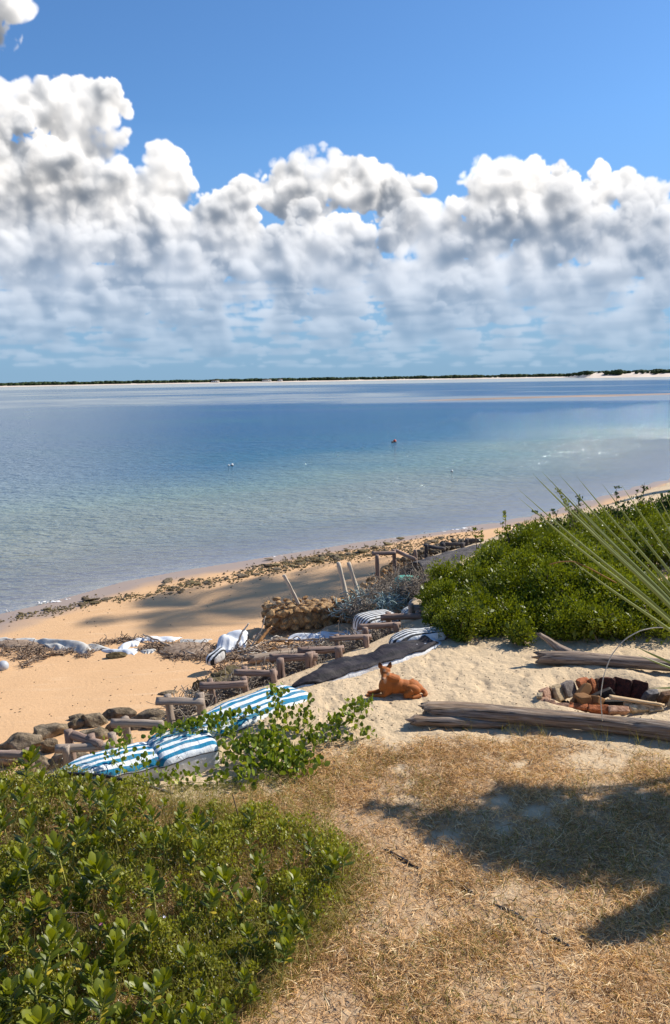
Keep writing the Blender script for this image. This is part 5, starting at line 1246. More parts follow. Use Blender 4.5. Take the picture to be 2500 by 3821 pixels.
# uniform on the ground, not in the picture: weight candidates by distance
def thin(px, py, n):
    x, y = rayplane(px, py, 0.0); w_ = (x*x+y*y+H*H)**1.5; w_ = w_/w_.sum(); return RNG.choice(len(px), n, replace=False, p=w_)
px, py = in_thicket(260000); k = thin(px, py, 118000); x, y = rayplane(px[k], py[k], 0.0)
bare = fbm(x*1.1, y*1.1, 93, 3); cl = fbm(x*2.6, y*2.6, 95, 3)
keep = (bare*0.6+cl*0.4+RNG.normal(0, 0.04, len(x))) > 0.455; x, y, cl = x[keep], y[keep], cl[keep]; n = len(x)
zmax = 0.06+0.30*np.clip(cl*1.5-0.35, 0, 1); zz = ground(x, y)+zmax*RNG.uniform(0.1, 1, n)**0.6
Mx = rots(uni(0, 6.28, n), np.abs(RNG.normal(0.75, 0.4, n)), uni(0, 6.28, n), RNG.uniform(0.020, 0.046, n))
tint = np.clip(0.34+0.50*fbm(x*0.9, y*0.9, 97, 3)*RNG.uniform(0.4, 1.6, n)+(RNG.random(n) < 0.02)*0.6, 0, 1)
V, F, ti = batch(*SMALL, Mx, np.stack((x, y, zz), -1), tint)
tag(mk('ground_cover', V, F, M['cover'], None, {'tint': ti}), 'low small leaved ground cover under the fleshy shoots', 'ground cover', kind='stuff')
# thin upright stems and dead runners in the thicket
def blades(name, label, cat, x, y, z, L, Wd, pitch, tint, mat, segs=3, curl=0.35, kind='stuff'):
    n = len(x); t = np.linspace(0, 1, segs+1); TVs = []
    for k in range(segs+1): TVs += [(curl*t[k]**2, -0.5*(1-t[k]*0.85), t[k]), (curl*t[k]**2, 0.5*(1-t[k]*0.85), t[k])]
    TV = np.array(TVs); TF = np.array([(2*k, 2*k+1, 2*k+3, 2*k+2) for k in range(segs)])
    yaw = RNG.uniform(0, 6.28, n); Mx = rots(yaw, pitch, RNG.normal(0, 0.8, n), 1.0)
    Mx = Mx*np.stack((L, Wd, L), -1)[:, None, :]
    V, F, ti = batch(TV, TF, Mx, np.stack((x, y, z), -1), tint)
    return tag(mk(name, V, F, M[mat], None, {'tint': ti}), label, cat, kind=kind)
px, py = in_thicket(40000, 18); k = thin(px, py, 15000); x, y = rayplane(px[k], py[k], 0.0); n = len(x)
blades('wild_grass', 'thin green and yellow grass growing through the thicket', 'grass', x, y, ground(x, y), uni(0.10, 0.34, n), np.full(n, 0.006), np.abs(RNG.normal(0.35, 0.3, n)), uni(0.1, 0.85, n), 'greengrass')
px, py = in_thicket(30000, 30); k = thin(px, py, 12000); x, y = rayplane(px[k], py[k], 0.0); n = len(x)
blades('dead_runners', 'brown dead runners on the ground in the thicket', 'dead grass', x, y, ground(x, y)+uni(0.0, 0.05, n), uni(0.15, 0.4, n), np.full(n, 0.006), np.abs(RNG.normal(1.35, 0.2, n)), uni(0.0, 0.5, n), 'straw')
px, py = in_thicket(6000, 10); k = thin(px, py, 1500); x, y = rayplane(px[k], py[k], 0.0); n = len(x)
Mx = rots(uni(0, 6.28, n), uni(0, 1, n), uni(0, 6.28, n), np.full(n, 0.014)); M['floret'] = simple('white_floret', (0.6, 0.62, 0.5), (0.75, 0.75, 0.68), 30)
V, F, _ = batch(*SMALL, Mx, np.stack((x, y, ground(x, y)+uni(0.12, 0.32, n)), -1))
tag(mk('florets', V, F, M['floret']), 'tiny whitish florets over the ground cover', 'florets', kind='stuff')
def flower(px, py, col, label, s=0.022):
    M[label] = simple(label.replace(' ', '_')[:40], tuple(c*0.8 for c in col), col, 30, 0.6, 0.1)
    p = at(px, py, 0.25); n = 9; a = np.arange(n)*2.4
    V, F, _ = batch(*SMALL, rots(a, uni(0.5, 1.2, n), np.zeros(n), np.full(n, s)), np.tile(np.array(p), (n, 1)))
    t = thing('flower', label, 'flower', tuple(Vector((p.x, p.y, gz(p.x, p.y)))))
    mk('petals', V, F, M[label], t); g = Geo(); g.add(*tube(curve([(p.x, p.y, gz(p.x, p.y)), (p.x+.01, p.y, p.z*0.6), tuple(p)], 8), 0.003, 5)); g.build('stem', M['stem'], t)
flower(376, 3452, (0.75, 0.30, 0.45), 'small pink flower in the thicket', 0.026)
flower(1030, 3537, (0.80, 0.62, 0.20), 'small pale yellow flower near the right of the thicket', 0.024)
flower(614, 3424, (0.72, 0.68, 0.80), 'tiny pale lilac flower in the middle of the thicket', 0.018)

def dead_stem(label, pts_, r_, h, fork=False):
    y0 = at(pts_[-1][0], pts_[-1][1], 0.05).y; P = [aty(a, b, y0) for a, b in pts_]; g = Geo(); g.add(*tube(curve(P, 16), r_, 5))
    if fork:
        T = P[0]; g.add(*tube(curve([T+Vector((-0.10, 0, -0.004)), T+Vector((-0.05, 0, 0.012)), T, T+Vector((0.05, 0, 0.012)), T+Vector((0.085, 0, -0.01))], 12), r_*0.9, 4))
    tag(g.build('dead_stem', M['twig'], None, True), label, 'stem')
dead_stem('dark dead stalk standing in grass right of the black pipe end', [(868, 2965), (880, 3010), (898, 3078)], 0.007, 0)
dead_stem('short dark dead stalk above the middle of the thicket', [(793, 3050), (796, 3090), (791, 3136)], 0.007, 0)
dead_stem('brown dead stem with a flat forked top near the pink flower', [(283, 3408), (290, 3470), (300, 3565)], 0.005, 0, True)
# --- dry turf
def turf(n, x0, x1, y0, y1, bias=1.0):
    x = RNG.uniform(x0, x1, n*3); y = RNG.uniform(y0, y1, n*3)
    gm = grassmask(x, y); ok = (np.abs(x) < y*0.5+0.8) & (RNG.random(n*3) < gm**bias*(0.35+0.65*sstep(0.3, 0.6, fbm(x*1.9, y*1.9, 66, 3))))
    x, y = x[ok][:n], y[ok][:n]; return x, y
x, y = turf(86000, -3.2, 5.2, 4.4, 10.9); n = len(x)
pat = fbm(x*1.3+7, y*1.3, 99, 3)
blades('dry_grass', 'matted dry straw coloured grass on the near ground', 'dry grass', x, y, ground(x, y)+uni(0.0, 0.03, n), uni(0.04, 0.12, n), uni(0.004, 0.009, n), np.abs(RNG.normal(1.22, 0.30, n)), np.clip(pat*0.8+RNG.normal(0.10, 0.42, n), 0, 1), 'straw', curl=0.35)
x, y = turf(23000, -3.2, 5.2, 4.4, 10.6); n = len(x); gp = sstep(0.48, 0.66, fbm(x*1.1, y*1.1, 105, 4)); ok = RNG.random(n) < 0.15+0.85*gp; x, y = x[ok], y[ok]; n = len(x)
blades('green_grass', 'sparse short green grass among the dry turf', 'grass', x, y, ground(x, y), uni(0.04, 0.13, n), uni(0.005, 0.009, n), np.abs(RNG.normal(0.75, 0.35, n)), uni(0.05, 0.75, n), 'greengrass')
# taller yellow grass along the edge of the thicket and before the bags
py = RNG.uniform(2870, 3800, 4200); px = green_edge(py)+RNG.normal(-10, 60, 4200); x, y = rayplane(px, py, 0.0)
x2, y2 = rayplane(RNG.uniform(620, 1250, 2600), RNG.uniform(2900, 3110, 2600), 0.0); x = np.concatenate((x, x2)); y = np.concatenate((y, y2)); n = len(x)
blades('tall_grass', 'taller yellow green grass along the edge of the thicket', 'grass', x, y, ground(x, y), uni(0.06, 0.22, n), uni(0.004, 0.008, n), np.abs(RNG.normal(0.7, 0.4, n)), uni(0.15, 1.0, n), 'greengrass', curl=0.45)
# a few wisps by the big log
x = np.concatenate([RNG.normal(at(c, 2712, 0).x, 0.05, 16) for c in (1740, 1870, 1935, 2000, 2200, 2330, 2420, 2480)]); y = LOGLINE(x)-RNG.uniform(0.14, 0.30, len(x)); n = len(x)
blades('log_grass', 'green wisps of grass against the front of the big log', 'grass', x, y, ground(x, y), uni(0.10, 0.26, n), np.full(n, 0.005), np.abs(RNG.normal(0.3, 0.25, n)), uni(0.2, 0.9, n), 'greengrass')

# --- black pipes
def pipe(label, lst, r_, lift=0.0, sink=0.0, mat='black', name='pipe', cat='pipe', n=50):
    P = []; px_i = 0
    for c in lst:
        if len(c) == 3: P.append(at(*c))
        else:
            p = at(c[0], c[1], 0.0)
            for _ in range(2): p = at(c[0], c[1], gz(p.x, p.y)+lift)
            p.z += sink*math.sin(px_i*2.1); px_i += 1; P.append(p)
    g = Geo(); g.add(*tube(curve(P, n), r_, 8)); return tag(g.build(name, M[mat], None, True), label, cat)
pipe('black pipe arching over the tip of the near striped bag', [(180, 2902, 0.12), (260, 2886, 0.20), (390, 2894, 0.18), (480, 2915, 0.12), (570, 2938, 0.02), (655, 2968, -0.10)], 0.020)
pipe('black pipe showing through the dry grass', [(1440, 3172), (1520, 3222), (1600, 3262), (1680, 3288), (1740, 3322), (1800, 3362), (1870, 3388), (1930, 3418), (1980, 3458), (2050, 3492), (2130, 3545)], 0.019, -0.008, 0.018)

# --- the beach vine on the bags and sand
def vine(label, runs, dens, seed, hz=0.10, ls=(0.045, 0.075), spread=0.07):
    r = np.random.default_rng(seed); c0 = runs[0][0]; b = at(c0[0], c0[1], c0[2])
    t = thing('beach_vine', label, 'vine', tuple(b)); g = Geo(); X = []
    for run in runs:
        P = [at(*c) for c in run]; C = curve(P, 26); g.add(*tube(C, 0.004, 5, caps=False)); L = np.linalg.norm(np.diff(C, axis=0), axis=1).sum()
        m_ = int(L*dens); u = r.uniform(0, 25, m_); i = u.astype(int).clip(0, 24); f = (u-i)[:, None]
        X.append(C[i]*(1-f)+C[i+1]*f+r.normal(0, spread, (m_, 3))*np.array((1, 1, 0))+np.stack((0*u, 0*u, r.uniform(0.0, hz, m_)), -1))
    g.build('runner', M['stem'], t)
    X = np.concatenate(X); n = len(X)
    Mx = rots(r.uniform(0, 6.28, n), np.abs(r.normal(0.65, 0.35, n)), r.uniform(0, 6.28, n), r.uniform(ls[0], ls[1], n))
    tint = np.clip(r.normal(0.45, 0.22, n), 0, 0.9); tint[r.random(n) < 0.015] = 1
    V, F, ti = batch(VINE[0], VINE[1], Mx, X, tint); mk('foliage', V, F, M['vine'], t, {'tint': ti}, False)
vine('green vine trailing along the top of the near striped bags', [[(560, 2755, 0.05), (700, 2712, 0.12), (860, 2685, 0.12), (1010, 2660, 0.1)], [(610, 2745, 0.12), (760, 2712, 0.14), (850, 2725, 0.12)], [(660, 2720, 0.1), (780, 2700, 0.12), (930, 2672, 0.08)], [(690, 2735, 0.1), (880, 2740, 0.05)]], 75, 3, 0.09)
vine('bushy vine clump hanging over the front of the nearest striped bag', [[(440, 2930, 0.0), (455, 2860, 0.12), (470, 2800, 0.2), (450, 2775, 0.25)], [(480, 2930, 0.0), (520, 2870, 0.12), (560, 2850, 0.10)], [(440, 2860, 0.12), (400, 2800, 0.2)], [(560, 2940, -.1), (640, 2920, -.1), (760, 2920, -.1)], [(500, 2950, -.1), (600, 2935, -.1), (700, 2930, -.1), (860, 2930, -.1)]], 85, 4, 0.16, (0.04, 0.065), 0.08)
vine('leafy vine patch on sand right of the white bag end', [[(860, 2830, -.05), (940, 2790, 0), (1010, 2760, 0), (1080, 2740, 0.0)], [(850, 2800, -.05), (960, 2840, 0), (1090, 2850, 0), (1180, 2870, 0)], [(900, 2860, -.05), (1000, 2860, 0), (1120, 2880, 0)], [(980, 2810, 0), (1050, 2830, 0), (1150, 2855, 0)], [(880, 2760, 0), (980, 2790, 0), (1040, 2800, 0.05)], [(850, 2870, 0), (960, 2880, 0), (1060, 2890, 0)]], 115, 5, 0.15, (0.05, 0.08), 0.10)
vine('upright vine sprays reaching across the sand towards the dog', [[(1020, 2760, 0), (1030, 2680, 0.05), (1035, 2610, 0.25), (1030, 2590, 0.32)], [(1020, 2720, 0), (1060, 2690, .05), (1090, 2660, 0.12)], [(1100, 2740, 0), (1140, 2690, 0.05), (1150, 2625, 0.25)], [(1150, 2760, 0), (1220, 2730, 0), (1300, 2690, 0.05), (1340, 2630, 0.18)], [(1120, 2780, 0), (1230, 2760, 0), (1300, 2700, 0.08)], [(1250, 2765, 0), (1330, 2760, 0), (1370, 2750, 0)], [(1130, 2720, 0.0), (1180, 2680, 0.1)], [(1260, 2710, .03), (1350, 2670, 0.15), (1365, 2640, 0.2)]], 95, 6, 0.14, (0.045, 0.075), 0.07)
vine('flat strand of vine with round leaves below the sprays', [[(1000, 2870, 0), (1100, 2900, 0), (1170, 2895, 0)], [(820, 2930, -.1), (900, 2925, 0), (960, 2930, 0)], [(980, 2800, 0), (1060, 2790, 0), (1180, 2770, 0)]], 80, 8, 0.10, (0.05, 0.08), 0.08)

# crowfoot grass heads before the white bag
for k, (px, py, lb) in enumerate(((591, 2848, 'left forked grass head against the white bag'), (624, 2832, 'middle forked grass head against the white bag'), (655, 2842, 'right forked grass head against the white bag'))):
    T = at(px, py, -0.02); B = at(px, 2935, -0.32); t = thing('grass_head', lb, 'grass', tuple(B), 'forked grass heads before the white bag'); g = Geo(); g.add(*tube(curve([B, (B+T)/2, T], 8), 0.003, 4)); g.build('stem', M['twig'], t)
    g = Geo()
    for a in (-0.9, -0.3, 0.35, 0.9):
        g.add(*tube(curve([T, T+Vector((math.sin(a)*0.03, 0, 0.04)), T+Vector((math.sin(a)*0.075, 0, 0.07))], 6), 0.0035, 4))
    g.build('spikes', M['twig'], t)

# --- the big green bush
def h_env(x, y):
    zc = np.interp(x, [1.6, 2.0, 2.6, 3.75, 5.5, 7.3, 10], [0.08, 0.20, 0.42, 0.80, 1.02, 1.10, 1.2])
    yf = np.interp(x, [1.5, 1.8, 2.2, 3.0, 4.5, 7.5, 10], [15.2, 13.7, 13.25, 13.1, 13.3, 13.6, 13.8])
    f = np.clip((y-yf)/2.6, 0, 1)
    back = np.clip((np.interp(x, [1.5, 2.5, 3.6, 5.0], [17.0, 17.3, 18.6, 20.5])-y)/1.8, 0, 1)
    left = np.clip((x-1.55)/0.5, 0, 1)
    return zc*(0.30+0.70*f**0.55)*(f > 0)*back**0.5*left**0.5+0.12, yf
def bush(name, label, x0, x1, y0, y1, nl, leaves, seed, mat, lsize=(0.032, 0.055), extra=None, rl=(0.24, 0.46)):
    r = np.random.default_rng(seed); L = []
    tries = 0
    while len(L) < nl and tries < nl*60:
        tries += 1
        x = r.uniform(x0, x1); y = r.uniform(y0, y1); h, yf = h_env(np.array([x]), np.array([y])); h = float(h[0])
        if y < yf[0]-0.02 or h < 0.2: continue
        R_ = min(r.uniform(*rl), h*0.9); z = h-R_*0.75+r.normal(0, 0.13)
        if y < yf[0]+0.9 and r.random() < 0.6: z = r.uniform(0.1, max(0.15, h-R_*0.7))
        L.append((x, y+R_*0.5, z, R_))
    L += (extra or [])
    L = np.array(L); n = leaves; w_ = L[:, 3]**2; k = r.choice(len(L), n, p=w_/w_.sum())
    d = r.normal(size=(n, 3)); d[:, 2] = np.abs(d[:, 2])*1.0-0.35; d[:, 1] -= 0.25; d /= np.linalg.norm(d, axis=1)[:, None]
    rad = L[k, 3]*(1-0.55*r.random(n)**1.8+0.10*r.random(n)**4*3)
    X = L[k, :3]+d*rad[:, None]
    # drop what lies deep inside a neighbouring lump
    inside = np.zeros(n, bool)
    for q in range(len(L)):
        inside |= (np.linalg.norm(X-L[q, :3], axis=1) < L[q, 3]*0.55) & (k != q)
    X = X[~inside]; d = d[~inside]; n = len(X); gzz = ground(X[:, 0], X[:, 1], False); ok = X[:, 2] > gzz+0.02; X = X[ok]; d = d[ok]; n = len(X)
    yaw = np.arctan2(d[:, 1], d[:, 0])+r.normal(0, 0.7, n); pitch = np.clip(np.arccos(np.clip(d[:, 2], -1, 1))*0.75+r.normal(0, 0.35, n), 0, 2.2)
    Mx = rots(yaw, pitch, r.uniform(0, 6.28, n), r.uniform(lsize[0], lsize[1], n))
    tint = np.clip(0.42+0.28*noise3(X, 1.6, seed)+r.normal(0, 0.16, n), 0, 1)
    xs, ys = (x0+x1)/2, (L[:, 1].min()+L[:, 1].max())/2
    t = thing(name, label, 'bush', (xs, ys, gz(xs, ys)))
    V, F, ti = batch(*SMALL, Mx, X, tint); mk('foliage', V, F, M[mat], t, {'tint': ti})
    g = Geo(); V0, F0 = sphere(10, 7)
    for q in range(len(L)):
        P0 = np.array((L[q, 0]+r.normal(0, 0.2), L[q, 1]+r.normal(0, 0.2), gz(L[q, 0], L[q, 1]))); g.add(*tube(curve([P0, (P0+L[q, :3])/2+r.normal(0, 0.05, 3), L[q, :3]], 6), 0.012, 5, caps=False))
        for b in range(7):
            e = L[q, :3]+r.normal(0, 1, 3)*L[q, 3]*0.45; g.add(*tube(np.stack((L[q, :3], (L[q, :3]+e)/2+r.normal(0, 0.02, 3), e)), 0.005, 4, caps=False))
    g.build('branches', M['twig'], t)
    # dense inner leafage
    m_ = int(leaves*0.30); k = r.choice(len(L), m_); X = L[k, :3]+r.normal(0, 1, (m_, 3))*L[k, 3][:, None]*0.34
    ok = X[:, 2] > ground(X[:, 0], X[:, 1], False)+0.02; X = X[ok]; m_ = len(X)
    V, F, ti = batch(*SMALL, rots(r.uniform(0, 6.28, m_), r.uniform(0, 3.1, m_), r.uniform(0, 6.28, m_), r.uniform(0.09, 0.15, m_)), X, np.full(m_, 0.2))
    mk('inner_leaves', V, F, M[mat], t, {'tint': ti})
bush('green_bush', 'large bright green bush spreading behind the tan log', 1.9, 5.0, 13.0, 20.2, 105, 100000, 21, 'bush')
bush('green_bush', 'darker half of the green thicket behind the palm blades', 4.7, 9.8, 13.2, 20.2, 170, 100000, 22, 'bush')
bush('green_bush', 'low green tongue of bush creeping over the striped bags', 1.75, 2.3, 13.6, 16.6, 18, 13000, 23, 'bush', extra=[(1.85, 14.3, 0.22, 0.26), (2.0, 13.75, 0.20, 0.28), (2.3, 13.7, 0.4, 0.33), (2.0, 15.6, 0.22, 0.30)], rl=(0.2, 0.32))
bush('dark_bush', 'dark leafed bush at the right before the beach', 7.2, 11.5, 20.0, 23.5, 0, 24000, 24, 'darkbush', lsize=(0.05, 0.09), extra=[(7.6, 20.4, 0.7, 0.40), (8.2, 20.6, 0.8, 0.42), (8.9, 20.8, 0.95, 0.45), (9.6, 21.0, 0.9, 0.45), (10.4, 21.2, 1.1, 0.5), (7.0, 20.3, 0.75, 0.40), (8.0, 20.3, 0.6, 0.5), (9.0, 20.3, 0.7, 0.5), (10, 20.5, 0.8, 0.6), (11, 21, 1.1, .7), (6.3, 20.2, 0.6, 0.36)])

def sapling(label, base, tops, seed, mat='bush', ls=(0.04, 0.075), dens=60, r0=0.10, name='sapling'):
    r = np.random.default_rng(seed); t = thing(name, label, 'sapling', tuple(base)); g = Geo(); X = []
    for T in tops:
        C = curve([Vector(base), (Vector(base)+T)/2+Vector((r.normal(0, 0.05), 0, 0)), T], 14); g.add(*tube(C, np.linspace(0.012, 0.004, 14), 5, caps=False))
        L = (T-Vector(base)).length
        for q in range(int(L*16)):
            u = r.uniform(0.25, 1); P0 = np.array([np.interp(u*13, range(14), C[:, j]) for j in range(3)]); d = r.normal(size=3); d[2] = abs(d[2])*0.6; d /= np.linalg.norm(d); e = P0+d*r.uniform(0.5, 1.5)*r0*(1.25-u*0.6)
            g.add(*tube(np.stack((P0, (P0+e)/2, e)), 0.003, 3, caps=False)); m_ = int(dens/8); f = r.random((m_, 1)); X.append(P0*(1-f)+e*f+r.normal(0, 0.012, (m_, 3)))
    g.build('stems', M['twig'], t); X = np.concatenate(X); n = len(X)
    V, F, ti = batch(*SMALL, rots(r.uniform(0, 6.28, n), np.abs(r.normal(0.8, 0.4, n)), r.uniform(0, 6.28, n), r.uniform(*ls, n)), X, np.clip(r.normal(0.45, 0.2, n), 0, 1)); mk('foliage', V, F, M[mat], t, {'tint': ti})
def sap(label, bx, by, y, tops, seed, **kw): B = aty(bx, by, y); sapling(label, tuple(B), [aty(a, b, y+random.uniform(-0.1, 0.1)) for a, b in tops], seed, **kw)
sap('feathery light green sprig above the bush near the lone dark post', 1900, 2030, 17.5, [(1885, 1905), (1865, 1945), (1925, 1960), (1850, 1985)], 5)
sap('tall thin sprig with yellow green tip behind the palm blades', 2150, 1990, 17.5, [(2080, 1828), (2140, 1900), (2170, 1930)], 6)
sap('spreading dark sprig beside the thin yellow tipped one', 2130, 2000, 18.0, [(1990, 1910), (2060, 1900), (2120, 1880), (2160, 1850)], 7, mat='darkbush')
sap('dark upright sprig left of the tallest one on the right', 2330, 1980, 18.5, [(2300, 1822), (2330, 1860), (2270, 1890)], 8, mat='darkbush')
sap('tallest dark leafy sapling standing against the far beach', 2400, 1990, 19.0, [(2405, 1800), (2375, 1845), (2430, 1850), (2350, 1880), (2450, 1900)], 9, mat='darkbush', ls=(0.05, 0.09), r0=0.16)
sap('dark sprig touching the right edge of the picture', 2510, 1990, 19.0, [(2470, 1850), (2500, 1830), (2540, 1860)], 10, mat='darkbush', r0=0.13)
sap('sparse sprig at the far left end of the bush crest', 1780, 2050, 18.0, [(1770, 1975), (1800, 1990)], 11, r0=0.06)

# --- fan palm leaf reaching in from the right
def blade(P, w_, fold=0.95):
    """one folded palm segment along the points P"""
    C = curve(P, 26); n = len(C); T = np.gradient(C, axis=0); T /= np.linalg.norm(T, axis=1)[:, None]
    view = np.array((0.15, -1, 0.35)); view /= np.linalg.norm(view); S = np.cross(T, view); S /= np.linalg.norm(S, axis=1)[:, None]; Nn = np.cross(S, T)
    u = np.linspace(0, 1, n); wd = w_*np.interp(u, [0, 0.12, 0.5, 0.85, 1], [0.25, 0.8, 1.0, 0.42, 0.03])
    V = np.concatenate((C-S*wd[:, None]/2-Nn*wd[:, None]*fold/2, C, C+S*wd[:, None]/2-Nn*wd[:, None]*fold/2)); k = np.arange(n-1)
    return V, np.vstack((np.stack((k, k+1, n+k+1, n+k), -1), np.stack((n+k, n+k+1, 2*n+k+1, 2*n+k), -1)))
YP = 4.7
hub = aty(2900, 2665, YP)
pt = thing('fan_palm', 'fan palm with long stiff green blades reaching in from the right edge', 'palm', (hub.x+0.9, YP+0.2, gz(hub.x+0.9, YP+0.2)))
def frond(tips, hubp, w_, seed, sag=0.0, y0=0.0):
    r = np.random.default_rng(seed); Vs = []; Fs = []; n = 0; TT_ = []
    for i, tp in enumerate(tips):
        T = aty(tp[0], tp[1], YP+y0+r.uniform(-0.25, 0.15)); d = T-hubp; mid = hubp+d*0.5+Vector((0, 0, sag*d.length+0.012*d.length)); b = hubp+d*0.03
        V, F = blade([b, hubp+d*0.25+Vector((0, 0, sag*d.length*0.75)), mid, hubp+d*0.78+Vector((0, 0, sag*d.length*0.6)), T], w_*r.uniform(0.8, 1.15)); Vs.append(V); Fs.append(F+n); n += len(V); TT_ += [np.clip(r.normal(0.5, 0.22), 0, 0.95)+(0.0)]*len(V)
    return np.concatenate(Vs), np.concatenate(Fs), np.array(TT_)
tips = [(1935, 1857), (1930, 1822), (1988, 1768), (2000, 1782), (2022, 1760), (2086, 1770), (2152, 1778), (2245, 1803), (2318, 1808), (2120, 1850), (2070, 1835), (2410, 1828), (2448, 1838), (2478, 1840), (2530, 1830), (2590, 1830), (2660, 1840)]
V, F, ti = frond(tips, hub, 0.026, 3); mk('frond', V, F, M['palm'], pt, {'tint': ti}, False)
tips2 = [(2090, 2060), (2365, 2410), (2372, 2440)]
V, F, ti = frond(tips2, hub+Vector((0.05, 0.1, -0.02)), 0.024, 6, 0.0, 0.1); mk('frond', V, F, M['palm'], pt, {'tint': ti*0+0.72}, False)
V, F, ti = frond([(2428, 2568), (2440, 2640)][:1], aty(2900, 2560, YP), 0.022, 7); mk('frond', V, F, M['palm'], pt, {'tint': ti*0+0.8}, False)
g = Geo(); C_ = curve([Vector((hub.x+0.9, YP+0.2, 0)), Vector((hub.x+0.85, YP+0.2, 0.9)), Vector((hub.x+0.7, YP+0.2, 1.7)), Vector((hub.x+0.65, YP+0.2, 2.0))], 14); g.add(*tube(C_, 0.09, 12, 0.15, 5)); g.build('trunk', M['bark'], pt, True)
g = Geo(); g.add(*tube(curve([C_[-1], (Vector(C_[-1])+hub)/2+Vector((0, 0, 0.1)), hub], 12), 0.016, 8)); g.build('leaf_stalk', M['palm'], pt, True)
# curled thread and the arching dry stalk
c = [aty(2092, 2062, YP-0.1), aty(2130, 2094, YP-0.1), aty(2090, 2098, YP-0.1), aty(2052, 2104, YP-0.1)]
g = Geo(); g.add(*tube(curve([aty(2300, 2175, YP), aty(2200, 2120, YP), aty(2140, 2094, YP), aty(2090, 2096, YP), aty(2050, 2106, YP)], 30), 0.0035, 4)); o = g.build('curled_thread', M['straw'], pt)
yk = at(2245, 2688, 0.25).y
p = [aty(2248, 2690, yk), aty(2240, 2600, yk), aty(2252, 2520, yk), aty(2280, 2445, yk), aty(2330, 2385, yk), aty(2390, 2352, yk), aty(2450, 2340, yk), aty(2520, 2345, yk), aty(2600, 2370, yk)]
g = Geo(); g.add(*tube(curve(p, 60), 0.0065, 5)); tag(g.build('dry_stalk', M['white_branch'], None, True), 'thin pale stalk arching down in front of the fire ring', 'stalk')

# --- mooring floats out on the water
M['redfloat'] = simple('red_float', (0.50, 0.06, 0.03), (0.62, 0.12, 0.07), 4, 0.4, 0.1); M['whitefloat'] = simple('white_float', (0.62, 0.63, 0.62), (0.75, 0.76, 0.75), 4, 0.4, 0.1)
def mooring(label, balls):
    p0 = at(balls[0][0], balls[0][1], ZW); t = thing('mooring_float', label, 'float', tuple(p0)); d = p0.y/FOC
    for px, py, rp, mat in balls:
        p = at(px, py, ZW); rp = rp*0.8; V, F = sphere(16, 10); V = V*rp*d; g = Geo(); g.add(V+np.array(p)+np.array((0, 0, rp*d*0.75)), F); g.build('ball', M[mat], t, True)
        g = Geo(); V2, F2 = tube([(p.x, p.y, p.z+rp*d*0.1), (p.x, p.y, p.z+rp*d*0.45)], rp*d*1.04, 16)[:2]; g.add(V2, F2); g.build('band', M['black'], t, True)
mooring('red ball float with a dark smaller one out on the blue water', [(1473, 1650, 7.5, 'redfloat'), (1464, 1652, 4.5, 'black')])
mooring('pair of pale ball floats left of the middle of the water', [(866, 1738, 6.5, 'whitefloat'), (853, 1739, 4.5, 'whitefloat')])
mooring('single white topped ball float nearest the palm tips', [(1686, 1761, 6.0, 'whitefloat')])

# ------------------------------------------------------------------ trees standing outside the picture whose shadows fall into it
def coconut(base, top, seed, label, nf=18, fl=3.6):
    r = np.random.default_rng(seed); t = thing('coconut_palm', label, 'palm', tuple(base)); B = Vector(base); T = Vector(top)
    C = curve([B, B+(T-B)*0.4+Vector((0.4, 0, 0)), T], 24); g = Geo(); g.add(*tube(C, np.linspace(0.22, 0.13, 24), 12, 0.05, 3)); g.build('trunk', M['bark'], t, True)
    for k in range(nf):
        yaw = k*2.4; up = r.uniform(-0.3, 0.9); h_ = Vector((math.cos(yaw), math.sin(yaw), 0)); P = [T, T+h_*fl*0.35+Vector((0, 0, fl*0.30*up+0.2)), T+h_*fl*0.7+Vector((0, 0, fl*0.30*up)), T+h_*fl*0.95+Vector((0, 0, fl*(0.30*up-0.38)))]
        R_ = curve(P, 26); g = Geo(); g.add(*tube(R_, np.linspace(0.03, 0.008, 26), 5, caps=False)); tg = np.gradient(R_, axis=0)
        for i in range(3, 26):
            for sd in (-1, 1):
                tt = tg[i]/np.linalg.norm(tg[i]); s_ = np.cross(tt, (0, 0, 1.0)); s_ /= np.linalg.norm(s_)+1e-6; L = 0.75*math.sin(math.pi*(i/26)**0.8)+0.15
                for f in (0, 0.5):
                    b = R_[i]+tg[i]*f; e = b+(s_*sd*0.8+tt*0.5+np.array((0, 0, -0.35)))*L; q = tt*0.028
                    g.add(np.array((b-q, b+q, e+q*0.2, e-q*0.2)), np.array(((0, 1, 2, 3),)))
        o = g.build('frond', M['palm'], t)
def lift(px, py, z, h): p = at(px, py, z); return p+SUN_DIR*(h/SUN_DIR.z)
for i, (px, py, h) in enumerate(((1190, 2195, 23.5), (760, 2262, 24.5))):
    T = lift(px, py, -1.8, h); coconut((T.x+2.0+i, T.y+1.0, gz(T.x+2, T.y)), tuple(T), 5+i, ('tall coconut palm outside the frame whose shadow crosses the beach', 'second coconut palm outside the frame shading the open beach')[i], 17, 3.3)
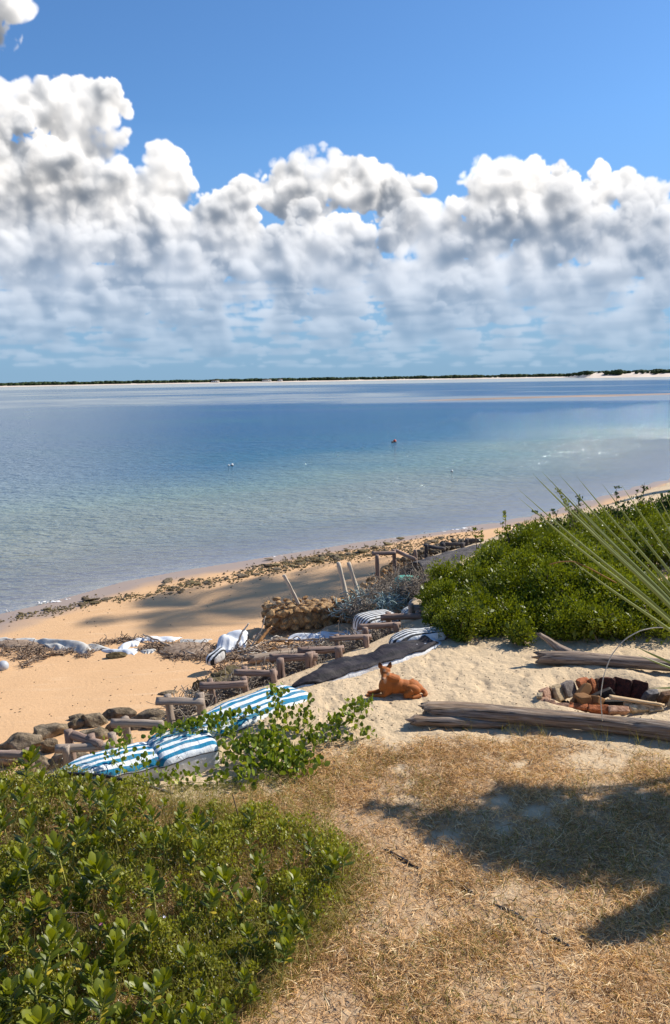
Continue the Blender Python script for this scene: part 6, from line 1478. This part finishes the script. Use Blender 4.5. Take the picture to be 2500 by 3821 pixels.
# a broad leaved tree on the right, over the near grass
def shade_tree(label, spots, base, seed, leaves, ls=(0.10, 0.17), name='shade_tree'):
    r = np.random.default_rng(seed); t = thing(name, label, 'tree', base); g = Geo(); X = []; B = Vector(base)
    tot = sum(s[3]**2*s[4] for s in spots)
    cen = Vector((0, 0, 0))
    for s in spots: cen += lift(s[0], s[1], 0, s[2])/len(spots)
    fork = Vector((B.x*0.7+cen.x*0.3, B.y*0.7+cen.y*0.3, cen.z*0.55))
    g.add(*tube(curve([B, (B+fork)/2+Vector((0.1, 0, 0)), fork], 12), np.linspace(0.16, 0.10, 12), 10, 0.1, 3)); g.build('trunk', M['bark'], t, True)
    g = Geo()
    for px, py, h, R_, dn in spots:
        c = lift(px, py, 0, h); g.add(*tube(curve([fork, (fork+c)/2+Vector((0, 0, 0.15)), c], 8), np.linspace(0.05, 0.015, 8), 6, caps=False))
        m_ = int(leaves*R_**2*dn/tot); d = r.normal(size=(m_, 3)); d /= np.linalg.norm(d, axis=1)[:, None]; X.append(np.array(c)+d*(r.random((m_, 1))**0.5)*R_*np.array((1.0, 1.0, 0.6)))
    g.build('branches', M['bark'], t, True); X = np.concatenate(X); n = len(X)
    V, F, ti = batch(*SMALL, rots(r.uniform(0, 6.28, n), r.uniform(0.8, 2.2, n), r.uniform(0, 6.28, n), r.uniform(*ls, n)), X, r.uniform(0.1, 0.7, n)); mk('crown', V, F, M['darkbush'], t, {'tint': ti})
sp = [(1990, 3115, 5.0, 0.52, 1), (1760, 3095, 4.9, 0.40, 1), (1620, 3070, 4.8, 0.26, .7), (2200, 3130, 5.1, 0.55, 1), (2420, 3150, 5.2, 0.6, 1), (2650, 3180, 5.3, 0.7, 1), (2900, 3200, 5.3, 0.8, 1), (1900, 2985, 5.3, 0.30, .8), (2050, 3010, 5.3, 0.34, .8), (2330, 3020, 5.3, 0.30, .9), (2500, 3060, 5.4, 0.42, 1),
      (1400, 3010, 5.0, 0.13, .6), (1490, 3030, 5.0, 0.16, .6), (1850, 3200, 4.8, 0.30, .7), (2100, 3225, 4.8, 0.34, .8), (2350, 3240, 4.8, 0.38, .9), (2560, 3260, 4.8, .45, 1), (2410, 2985, 5.4, 0.18, .9)]
shade_tree('broad leaved tree outside the frame shading the near grass', sp, (10.5, 10.6, gz(10.5, 10.6)), 4, 9500)
sp2 = [(2230+34*i, 3500-10*i-0.9*i*i*(0.3), 2.5, 0.10+0.012*i, 1) for i in range(12)]
shade_tree('leaning leafy bough outside the frame at the lower right', sp2, (6.6, 7.2, gz(6.6, 7.2)), 9, 3200, (0.06, 0.11))
